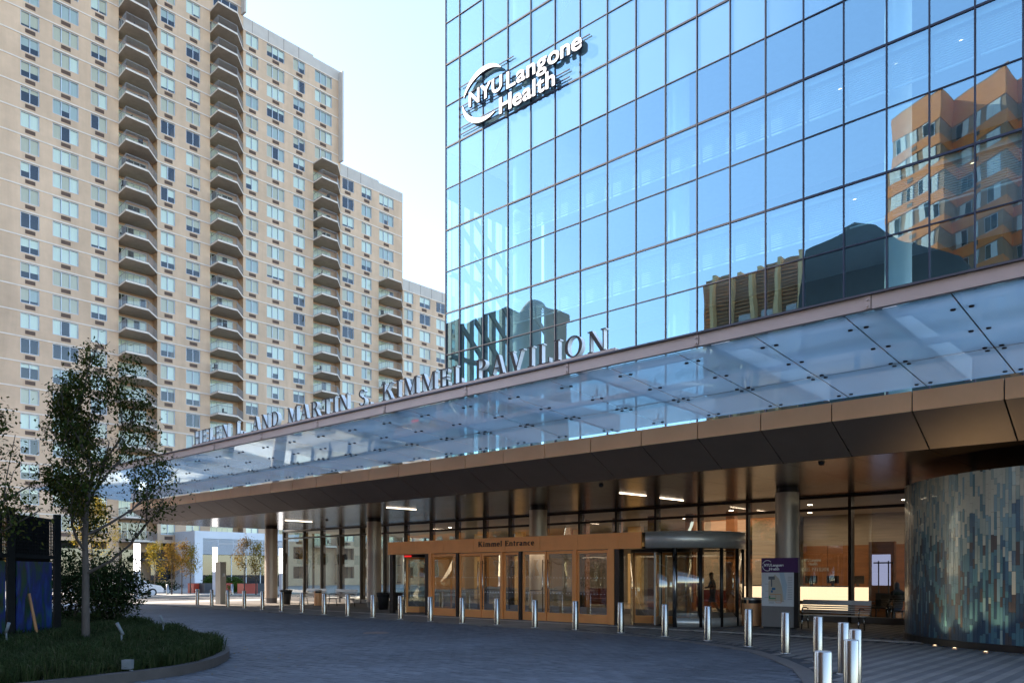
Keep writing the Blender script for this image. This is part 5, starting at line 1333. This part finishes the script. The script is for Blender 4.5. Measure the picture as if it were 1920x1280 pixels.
tree('street_tree', (-18.0, 6.4, 0.12), 6.2, 3.3, 1.55, 0.08, 19000, 0.08, M['leaf'], 'young leafy tree with slim upright branches growing in the planting island', 12, shift=(0.33, 0.28))
tree('street_tree', (-18.35, 3.9, 0.12), 5.2, 3.8, 1.7, 0.07, 24000, 0.085, M['leaf'], 'leafy tree partly cut off by the left edge of the picture', 31, shift=(0.1, 0.2))
def shrub(name, base, rx, ry, h, n, ls, lm, lab, seed, group=None, cat='shrub'):
    rr = random.Random(seed); t = thing(name, lab, cat, base, 0, group); st = MB(); lf = MB()
    for k in range(9):
        a = rr.random() * 6.28; st.tube((0, 0, 0), (cos(a) * rx * 0.6, sin(a) * ry * 0.6, h * (0.5 + 0.4 * rr.random())), 0.02, 0.008, 5, caps=False)
    for k in range(n):
        a = rr.random() * 6.28; b = rr.uniform(-1, 1); q = rr.random() ** 0.45 * (0.85 + 0.22 * sin(3 * a + seed) * cos(4 * b))
        p = Vector((cos(a) * sqrt(1 - b * b) * rx * q, sin(a) * sqrt(1 - b * b) * ry * q, h * 0.5 + h * 0.5 * b * q))
        if p.z < 0.03: continue
        s_ = ls * (0.6 + 0.8 * rr.random()); c = rr.random() * 6.28; d = rr.gauss(0.3, 0.6)
        u = Vector((cos(c) * cos(d), sin(c) * cos(d), -sin(d))); v = Vector((-sin(c), cos(c), rr.gauss(0, 0.3)))
        lf._add([p, p + u * s_ * 0.5 + v * s_ * 0.3, p + u * s_, p + u * s_ * 0.5 - v * s_ * 0.3], [(0, 1, 2, 3)])
    link('stems', st.mesh('stems', M['bark']), t); link('foliage', lf.mesh('foliage', lm), t); return t
shrub('evergreen_shrub', (-22.6, 8.7, 0.12), 1.15, 1.0, 2.3, 7000, 0.09, M['leaf_dark'], 'large dark evergreen shrub behind the trunk of the young tree', 3)
shrub('evergreen_shrub', (-25.3, 8.6, 0.12), 1.4, 1.2, 2.6, 5000, 0.10, M['leaf_dark'], 'broad dark shrub behind the wooden stake and black screen', 8)
# stakes
def stick(name, p0, p1, r, mm, lab, cat, group=None):
    return tag(MB().tube((0, 0, 0), (p1[0] - p0[0], p1[1] - p0[1], p1[2] - p0[2]), r, r * 0.9, 8).build(name, mm, origin=(0, 0, 0)), lab, cat, group)
o = stick('tree_stake', (-19.9, 6.1, 0.1), (-20.25, 6.0, 1.25), 0.035, M['stake'], 'leaning orange wooden stake in front of the blue art panel', 'stake'); o.location = (-19.9, 6.1, 0.1)
o = stick('tree_stake', (-18.9, 6.7, 0.1), (-18.92, 6.7, 1.15), 0.03, M['stake'], 'upright wooden stake just left of the tree trunk', 'stake'); o.location = (-18.9, 6.75, 0.1)
# path lights and junction box
def path_light(px, py, h, lab, rz):
    x, y = gnd(px, py, 0.12); t = thing('path_light', lab, 'garden light', (x, y, 0.12), rz, 'grey garden spotlights')
    link('stake', MB().tube((0, 0, 0), (0, 0, h), 0.016, n=8).mesh('stake', M['bluebox']), t)
    link('head', MB().tube((0.03, 0, h - 0.02), (-0.09, 0, h + 0.20), 0.028, 0.031, n=12).mesh('head', M['bluebox']), t)
path_light(228, 1233, 0.46, 'grey spotlight on a stem nearest the kerb, right of the tree trunk', YAW)
path_light(306, 1206, 0.44, 'grey spotlight on a stem near the nose of the planting island', YAW + 1.2)
path_light(12, 1226, 0.42, 'grey spotlight at the far left in front of the black screen', YAW + 2.6)
x, y = gnd(240, 1262, 0.12)
jb = thing('junction_box', 'grey electrical junction box low in the ground cover by the kerb', 'electrical box', (x, y, 0.1), YAW)
link('box', MB().box(-0.07, 0.07, -0.05, 0.05, 0.10, 0.24).mesh('box', M['bluebox']), jb); link('cover', MB().box(-0.074, 0.074, -0.062, -0.0505, 0.096, 0.244).mesh('cover', M['bluebox']), jb); link('stem', MB().tube((0.05, 0, 0), (0.05, 0, 0.08), 0.03, n=8).mesh('stem', M['bluebox']), jb)
# black screen with art panels
BSx = [(-18.55, 4.35), (-19.85, 5.52), (-21.45, 6.97)]
BS = thing('art_screen', 'tall black mesh screen holding blue and green art panels', 'screen wall', (-20, 5.7, 0.1))
for i, (x, y) in enumerate(BSx): MB().box(x - 0.07, x + 0.07, y - 0.07, y + 0.07, 0.1, 3.15).build('post', M['fence'], BS)
for a, b in zip(BSx, BSx[1:]):
    d = Vector((b[0] - a[0], b[1] - a[1])); n_ = Vector((d.y, -d.x)).normalized(); n_ = n_ if n_.x > 0 else -n_
    P0, P1 = Vector(a) + d * 0.06, Vector(b) - d * 0.06
    def pan(z0, z1, e, th, nm, mm, f0=0.0, f1=1.0):
        q0, q1 = P0 + (P1 - P0) * f0 + n_ * e, P0 + (P1 - P0) * f1 + n_ * e
        MB().prism([tuple(q0), tuple(q1), tuple(q1 - n_ * th), tuple(q0 - n_ * th)], z0, z1).build(nm, mm, BS)
    pan(0.12, 1.98, 0.0, 0.03, 'art_panel', M['art'], 0.08, 0.93)
    pan(2.05, 2.14, 0.02, 0.06, 'rail', M['fence']); pan(2.95, 3.02, 0.02, 0.06, 'rail', M['fence'])
    for q in range(26):
        f = q / 26; pan(2.14, 2.95, 0.0, 0.012, 'mesh_bar', M['fence'], f, f + 0.016)
    for q in range(10): pan(2.20 + q * 0.075, 2.212 + q * 0.075, 0.012, 0.01, 'mesh_wire', M['fence'])
    pan(0.1, 3.0, -0.12, 0.02, 'backing', M['fence'])
# background trees, planters, lamps, car
for k, (px, D, hh, wdt, lm, lab) in enumerate(((290, 66, 4.3, 1.7, 'leaf_yellow', 'yellow autumn tree with pale trunk, leftmost of the trees across the avenue'), (322, 65, 4.5, 1.3, 'leaf_orange', 'russet slim tree second from left across the avenue'), (341, 66, 4.4, 1.3, 'leaf_orange', 'russet slim tree third from left across the avenue'),
        (357, 68, 4.1, 1.5, 'leaf_yellow', 'yellow green tree next to the red planter across the avenue'), (458, 64, 4.4, 1.9, 'leaf_orange', 'bushy russet tree just left of the far canopy column'), (480, 66, 4.4, 1.6, 'leaf_yellow', 'yellow tree partly behind the far canopy column'), (172, 62, 7.6, 4.6, 'leaf_yellow', 'larger golden tree glowing behind the young leafy tree'), (-60, 58, 5.5, 3.6, 'leaf_yellow', 'golden tree past the left edge, mirrored in the lobby glass'), (-130, 54, 5.0, 3.4, 'leaf_orange', 'russet tree past the left edge, mirrored in the lobby glass'), (20, 61, 5.6, 3.6, 'leaf_orange', 'russet tree behind the black screen at far left'))):
    a, b = dr(px); tree('street_tree', (a * D, b * D, 0.02), hh, wdt, 1.3 if k < 6 else 2.2, 0.05, 1500 if k < 6 else 4200, 0.14, M[lm], lab, 60 + k, 'autumn trees across the avenue')
def at_px(px, D): a, b = dr(px); return a * D, b * D
for px, D, mm, lab, w_ in ((369, 70, 'red_planter', 'red planter box at the foot of the yellow green tree', 1.1), (391, 70, 'slate_planter', 'dark slate planter left of the square pillar', 1.5), (424, 71, 'red_planter', 'red planter box right of the square pillar', 1.0), (464, 68, 'red_planter', 'red planter box below the bushy russet tree', 1.2), (481, 69, 'slate_planter', 'dark slate planter left of the far column', 1.2)):
    x, y = at_px(px, D); t = thing('planter_box', lab, 'planter', (x, y, 0.02), 0, 'planter boxes across the avenue')
    link('box', MB().prism([(-w_ / 2, -w_ / 2), (w_ / 2, -w_ / 2), (w_ / 2, w_ / 2), (-w_ / 2, w_ / 2)], 0, 0.85).mesh('box', M[mm]), t); link('soil', MB().box(-w_ / 2 + 0.05, w_ / 2 - 0.05, -w_ / 2 + 0.05, w_ / 2 - 0.05, 0.851, 0.86).mesh('soil', M['soil']), t)
for px, D, rx, ry, hh, lab in ((398, 72, 1.2, 1.0, 1.7, 'round green shrub in the planter by the square pillar'), (437, 72, 1.3, 1.1, 1.6, 'round green shrub between the red planters'), (448, 69, 1.4, 0.8, 1.0, 'low bright green hedge right of the square pillar'), (300, 73, 4.5, 1.2, 1.2, 'long low dark hedge behind the slim trees')):
    x, y = at_px(px, D); shrub('shrub', (x, y, 0.02), rx, ry, hh, 2200, 0.15, M['hedge'] if px != 300 else M['leaf_dark'], lab, int(px), None)
for px, D, wd, hh, lab in ((257, 58, 0.34, 3.9, 'lit white light column at the kerb behind the shrub'), (403, 66, 0.30, 3.9, 'lit white light column beside the square grey pillar'), (526.5, 60, 0.20, 3.6, 'lit white light column just right of the far canopy column')):
    x, y = at_px(px, D); t = thing('light_column', lab, 'street lamp', (x, y, 0.0), YAW, 'lit light columns along the avenue')
    link('pole', MB().box(-wd / 2, wd / 2, -wd / 2, wd / 2, -0.1, hh * 0.48).mesh('pole', M['alu']), t); link('lit_head', MB().box(-wd / 2, wd / 2, -wd / 2, wd / 2, hh * 0.481, hh).mesh('lit_head', M['lamp_white']), t)
x, y = at_px(414, 44.6)
t = thing('square_pillar', 'square grey stone pillar standing among the leftmost bollards', 'pillar', (x, y, 0), YAW * 0.3)
link('shaft', MB().box(-0.2, 0.2, -0.2, 0.2, 0.0, 2.36).mesh('shaft', M['concrete']), t); link('plate', MB().box(0.205, 0.30, -0.06, 0.06, 1.55, 1.72).mesh('plate', M['louver']), t)
for px, py, lab in ((239, 1118, 'short pale steel kerb post in front of the white car'), (314, 1114, 'short pale steel kerb post in front of the slim russet trees'), (435, 1114, 'short pale steel kerb post right of the square grey pillar')):
    x, y = gnd(px, py, 0.0); t = thing('kerb_post', lab, 'bollard', (x, y, 0), 0, 'short kerb posts along the avenue')
    link('post', MB().lathe([(0.10, 0), (0.10, 0.85), (0.001, 0.86)], 0, 0, 14).mesh('post', M['steel']), t)
# parked car
cxp, cyp = at_px(243, 62)
C = thing('parked_car', 'white saloon car on the avenue half hidden by the dark shrub', 'car', (cxp, cyp, -0.10), radians(90))
prof = [(-2.25, 0.35), (-2.3, 0.75), (-2.1, 0.92), (-1.45, 0.98), (-0.75, 1.38), (0.55, 1.42), (1.25, 1.0), (2.05, 0.86), (2.3, 0.62), (2.25, 0.35)]
bm_ = MB(); n = len(prof)
vs = [(p[0], -0.86 + (0.16 if p[1] > 1.1 else 0), p[1]) for p in prof] + [(p[0], 0.86 - (0.16 if p[1] > 1.1 else 0), p[1]) for p in prof]
bm_._add(vs, [tuple(range(n)), tuple(range(2 * n - 1, n - 1, -1))] + [(i, n + i, n + (i + 1) % n, (i + 1) % n) for i in range(n)])
link('body', bm_.mesh('body', M['car_paint']), C)
for s in (-1, 1):
    wq = MB(); yy = s * 0.80
    for pts in ([(-1.25, 1.0), (-0.72, 1.33), (-0.12, 1.35), (-0.12, 1.0)], [(-0.06, 1.0), (-0.06, 1.35), (0.50, 1.36), (1.05, 1.0)]):
        wq.prism([(p[0], p[1]) for p in pts], yy - 0.0, yy + 0.06)
    me = wq.mesh('side_window', M['dark_glass']); me.transform(Matrix.Rotation(radians(90), 4, 'X'))
    o = link('side_window', me, C)
    for x in (-1.4, 1.4):
        wo = link('wheel', MB().tube((x, s * 0.66, 0.33), (x, s * 0.88, 0.33), 0.33, n=20).mesh('wheel', M['tyre']), C); link('rim', MB().tube((x, s * 0.881, 0.33), (x, s * 0.89, 0.33), 0.21, n=16).mesh('rim', M['alu']), wo)

# ------------------------------------------------------------------ city across the avenue, met in the reflections of the glass
BR = thing('brick_apartment_block', 'orange brick apartment block mirrored in the right of the glass', 'apartment building', (-20, -38, 0), radians(0))
def refl_pt(px, Yp): a, b = dr(px); t = (60 - Yp) / b; return a * t
yb_ = -36.0
xl, xr = refl_pt(1672, yb_), 14.0
# saw-tooth facade: bays turn a lit flank and a shaded flank to the street
nb_ = 7; bw = (xr - xl) / nb_
bays = []
for i in range(nb_):
    a = xl + i * bw; bays.append(((a, yb_), (a + bw * 0.94, yb_ + bw * 0.56), (a + bw, yb_)))
hB = 53.0
foot = [(xl, yb_ - 16)] + [p for b in bays for p in b[:2]] + [(xr, yb_), (xr, yb_ - 16)]
MB().prism(foot, -0.1, hB).build('wall', M['brown_brick'], BR)
for k in range(18):
    z = hB - 2.9 * k
    for bi, (A, B, C_) in enumerate(bays):
        for P0, P1 in ((A, B), (B, C_)):
            d = Vector((P1[0] - P0[0], P1[1] - P0[1])); n_ = Vector((-d.y, d.x)).normalized()
            q0, q1 = Vector(P0), Vector(P1)
            if k < 14:
                MB().prism([tuple(q0 + n_ * 0.06), tuple(q1 + n_ * 0.06), tuple(q1 - n_ * 0.02), tuple(q0 - n_ * 0.02)], z - 2.9, z - 1.75 if k else z - 0.2).build('spandrel_band', M['orange_brick'], BR)
                if (P0, P1) != (A, B) or z - 0.15 < 3 or not k: continue
                for f0, f1 in ((0.08, 0.30), (0.40, 0.54), (0.66, 0.90)):
                    w0, w1 = q0 + d * f0, q0 + d * f1
                    wn_ = MB().prism([tuple(w0 + n_ * 0.04), tuple(w1 + n_ * 0.04), tuple(w1 - n_ * 0.02), tuple(w0 - n_ * 0.02)], z - 1.74, z - 0.12).build('window', M['alu'], BR)
                    for g0, g1 in ((0.04, 0.48), (0.52, 0.96)):
                        e0, e1 = w0 + (w1 - w0) * g0, w0 + (w1 - w0) * g1
                        MB().prism([tuple(e0 + n_ * 0.05), tuple(e1 + n_ * 0.05), tuple(e1 + n_ * 0.041), tuple(e0 + n_ * 0.041)], z - 1.68, z - 0.18).build('pane', M['blind' if rg.random() < 0.75 else 'dark_glass'], wn_)
                v0, v1 = q0 + d * 0.42, q0 + d * 0.53
                MB().prism([tuple(v0 + n_ * 0.09), tuple(v1 + n_ * 0.09), tuple(v1 + n_ * 0.061), tuple(v0 + n_ * 0.061)], z - 2.5, z - 2.1).build('vent_grille', M['vent'], BR)
BW = thing('brown_louvred_block', 'low brown louvred building with pale fins mirrored in the glass', 'office building', (-60, -30, 0))
yq = -32.0
xa, xb = refl_pt(1322, yq), refl_pt(1655, yq)
def refl_z(px, py, Yp): a, b = dr(px); t = (60 - Yp) / b; return H + (HY - py) / F * t
hq = refl_z(1325, 535, yq); hq2 = refl_z(1515, 460, yq)
MB().box(xa, xb, yq - 12, yq, -0.1, min(hq, hq2) + 0.4).build('wall', M['brown_brick'], BW)
hw = min(hq, hq2) + 0.4
for k in range(34):
    z = hw - 0.5 - k * 0.42
    MB().box(xa + 0.3, xb, yq + 0.001, yq + 0.25, z - 0.16, z).build('slat', M['brown_slat'], BW)
nfin = 7
for k in range(nfin):
    x = xa + 1.6 + k * (xb - xa - 2) / nfin; MB().box(x, x + 0.45, yq + 0.26, yq + 1.3, 2, hw).build('fin', M['gold'], BW)
for k in range(nfin): 
    x = xa + 2.6 + k * (xb - xa - 2) / nfin; MB().box(x, x + 1.3, yq + 0.26, yq + 0.30, hw - 6.6, hw - 5.6).build('window', M['louver'], BW)
DBk = thing('dark_gabled_block', 'dark broad roofed block mirrored beside the orange brick block', 'building', (-35, -20, 0))
yr = -18.0
pts = [(1500, 560), (1516, 462), (1580, 430), (1610, 415), (1650, 420), (1690, 445), (1745, 462), (1800, 478), (1815, 505), (1820, 560)]
po = [(refl_pt(px, yr), refl_z(px, py, yr)) for px, py in pts]; po = [(po[0][0], 0)] + po + [(po[-1][0], 0)]
m = MB(); n = len(po)
m._add([(p[0], yr, p[1]) for p in po] + [(p[0], yr - 10, p[1]) for p in po], [tuple(range(n)), tuple(range(2 * n - 1, n - 1, -1))] + [(i, n + i, n + (i + 1) % n, (i + 1) % n) for i in range(n)])
m.build('wall', M['dark_roof'], DBk)
for k in range(5): MB().box(po[2][0] + 1 + k * 1.8, po[2][0] + 2.2 + k * 1.8, yr + 0.01, yr + 0.12, po[1][1] - 3.5, po[1][1] - 2.6).build('window', M['louver'], DBk)
DD = thing('domed_stair_block', 'grey block with rounded cap mirrored at the left corner of the glass', 'building', (-90, -30, 0))
yd = -22.0
xa, xb = refl_pt(953, yd), refl_pt(1014, yd); za = refl_z(985, 580, yd)
MB().box(xa, xb, yd - 6, yd, -0.1, za).build('wall', M['concrete'], DD)
mm_ = MB(); cxx = xa + (xb - xa) * 0.36; rr_ = (xb - xa) * 0.34
mm_.lathe([(rr_, za), (rr_ * 0.95, za + 0.9), (rr_ * 0.6, za + 1.8), (0.001, za + 2.1)], cxx, yd - 3, 16).build('rounded_cap', M['concrete'], DD)

CB = thing('dark_corner_block', 'dark flat roofed block mirrored in the lower left corner of the glass', 'building', (-88, -28, 0))
yk_ = -24.0
xa, xb = refl_pt(800, yk_), refl_pt(951, yk_); za = refl_z(880, 597, yk_)
MB().box(xa, xb, yk_ - 6, yk_, -0.1, za).build('wall', M['slate_planter'], CB)
for k in range(10): MB().box(xa + 1, xb - 1, yk_ + 0.01, yk_ + 0.06, za - 2.4 - k * 3, za - 1.2 - k * 3).build('window_band', M['dark_glass'], CB)
# low buildings and trees across the forecourt, met in the door and lobby glass
def low_block(name, x0, x1, y, h, mm, lab, rz=0.0):
    t = thing(name, lab, 'building', ((x0 + x1) / 2, y - 4, 0))
    MB().box(x0, x1, y - 8, y, -0.1, h).build('wall', mm, t)
    MB().box(x0 - 0.1, x1 + 0.1, y - 8, y + 0.15, h + 0.001, h + 0.5).build('cornice', M['course'], t)
    n = int((x1 - x0) / 2.6)
    for f in range(int((h - 2) / 3.4)):
        for i in range(n):
            a = x0 + 0.8 + i * (x1 - x0 - 0.6) / n; z = 1.4 + f * 3.4
            wn_ = MB().box(a, a + 1.2, y + 0.005, y + 0.06, z, z + 1.8).build('window', M['alu'], t)
            MB().box(a + 0.08, a + 1.12, y + 0.061, y + 0.065, z + 0.08, z + 1.72).build('pane', M['dark_glass'], wn_)
    t.rotation_euler = (0, 0, rz)
low_block('brick_row_house', -86, -64, -16, 11.0, M['orange_brick'], 'low orange brick building behind the camera, mirrored in the lobby glass')
low_block('stone_row_house', -66, -47, -22, 12.5, M['brick_tan'], 'low pale stone building behind the camera, mirrored in the door glass', radians(32))
low_block('brick_row_house', -45.5, -28, -24, 11.0, M['orange_brick'], 'low orange brick building behind the camera, mirrored above the curved drum', radians(32))
for k, (x, y, hh, lab) in enumerate(((-38, -4, 6.5, 'yellow tree behind the camera in front of the pale stone building'), (-46, -7, 7.0, 'tall russet tree behind the camera between stone and brick buildings'), (-30, -8, 6.0, 'shorter yellow tree behind the camera near the rightmost brick building'), (-55, -3, 7.0, 'tall russet tree behind the camera nearest the avenue'))):
    tree('street_tree', (x, y, 0.0), hh, 4.2, 1.9, 0.09, 4000, 0.16, M['leaf_orange' if k % 2 else 'leaf_yellow'], lab, 90 + k, 'trees mirrored in the doors')
# fallen leaves
fl = MB(); rl = random.Random(77)
for k in range(900):
    x, y = rl.uniform(-24, -9), rl.uniform(3, 12)
    if not inpoly((x, y), drive): continue
    q = min((x - a) ** 2 + (y - b) ** 2 for a, b in isl[:-2]) ** 0.5
    inside = inpoly((x, y), isl)
    if inside or rl.random() > math.exp(-q * 1.6): continue
    z = 0.013; s_ = rl.uniform(0.025, 0.05); a = rl.random() * 6.28
    u = Vector((cos(a) * s_, sin(a) * s_, rl.uniform(0, 0.012))); v = Vector((-sin(a) * s_ * 0.5, cos(a) * s_ * 0.5, rl.uniform(0, 0.012))); p = Vector((x, y, z))
    fl._add([p, p + u * 0.5 + v, p + u, p + u * 0.5 - v + Vector((0, 0, 0.008))], [(0, 1, 2, 3)])
for k in range(260):   # by the mosaic
    sx = rl.random() * cum[-1] * 0.6 + cum[-1] * 0.3; p, d = at(sx); o_ = 0.08 + abs(rl.gauss(0, 0.35)); x, y = p.x + d.y * o_, p.y - d.x * o_
    s_ = rl.uniform(0.02, 0.045); a = rl.random() * 6.28; z = 0.012
    u = Vector((cos(a) * s_, sin(a) * s_, rl.uniform(0, 0.015))); v = Vector((-sin(a) * s_ * 0.5, cos(a) * s_ * 0.5, 0.006)); p = Vector((x, y, z))
    fl._add([p, p + u * 0.5 + v, p + u, p + u * 0.5 - v + Vector((0, 0, 0.008))], [(0, 1, 2, 3)])
o = stuff(fl.build('fallen_leaves', M['leaf_orange'])); o['label'] = 'scattered fallen leaves along the kerb and below the mosaic wall'
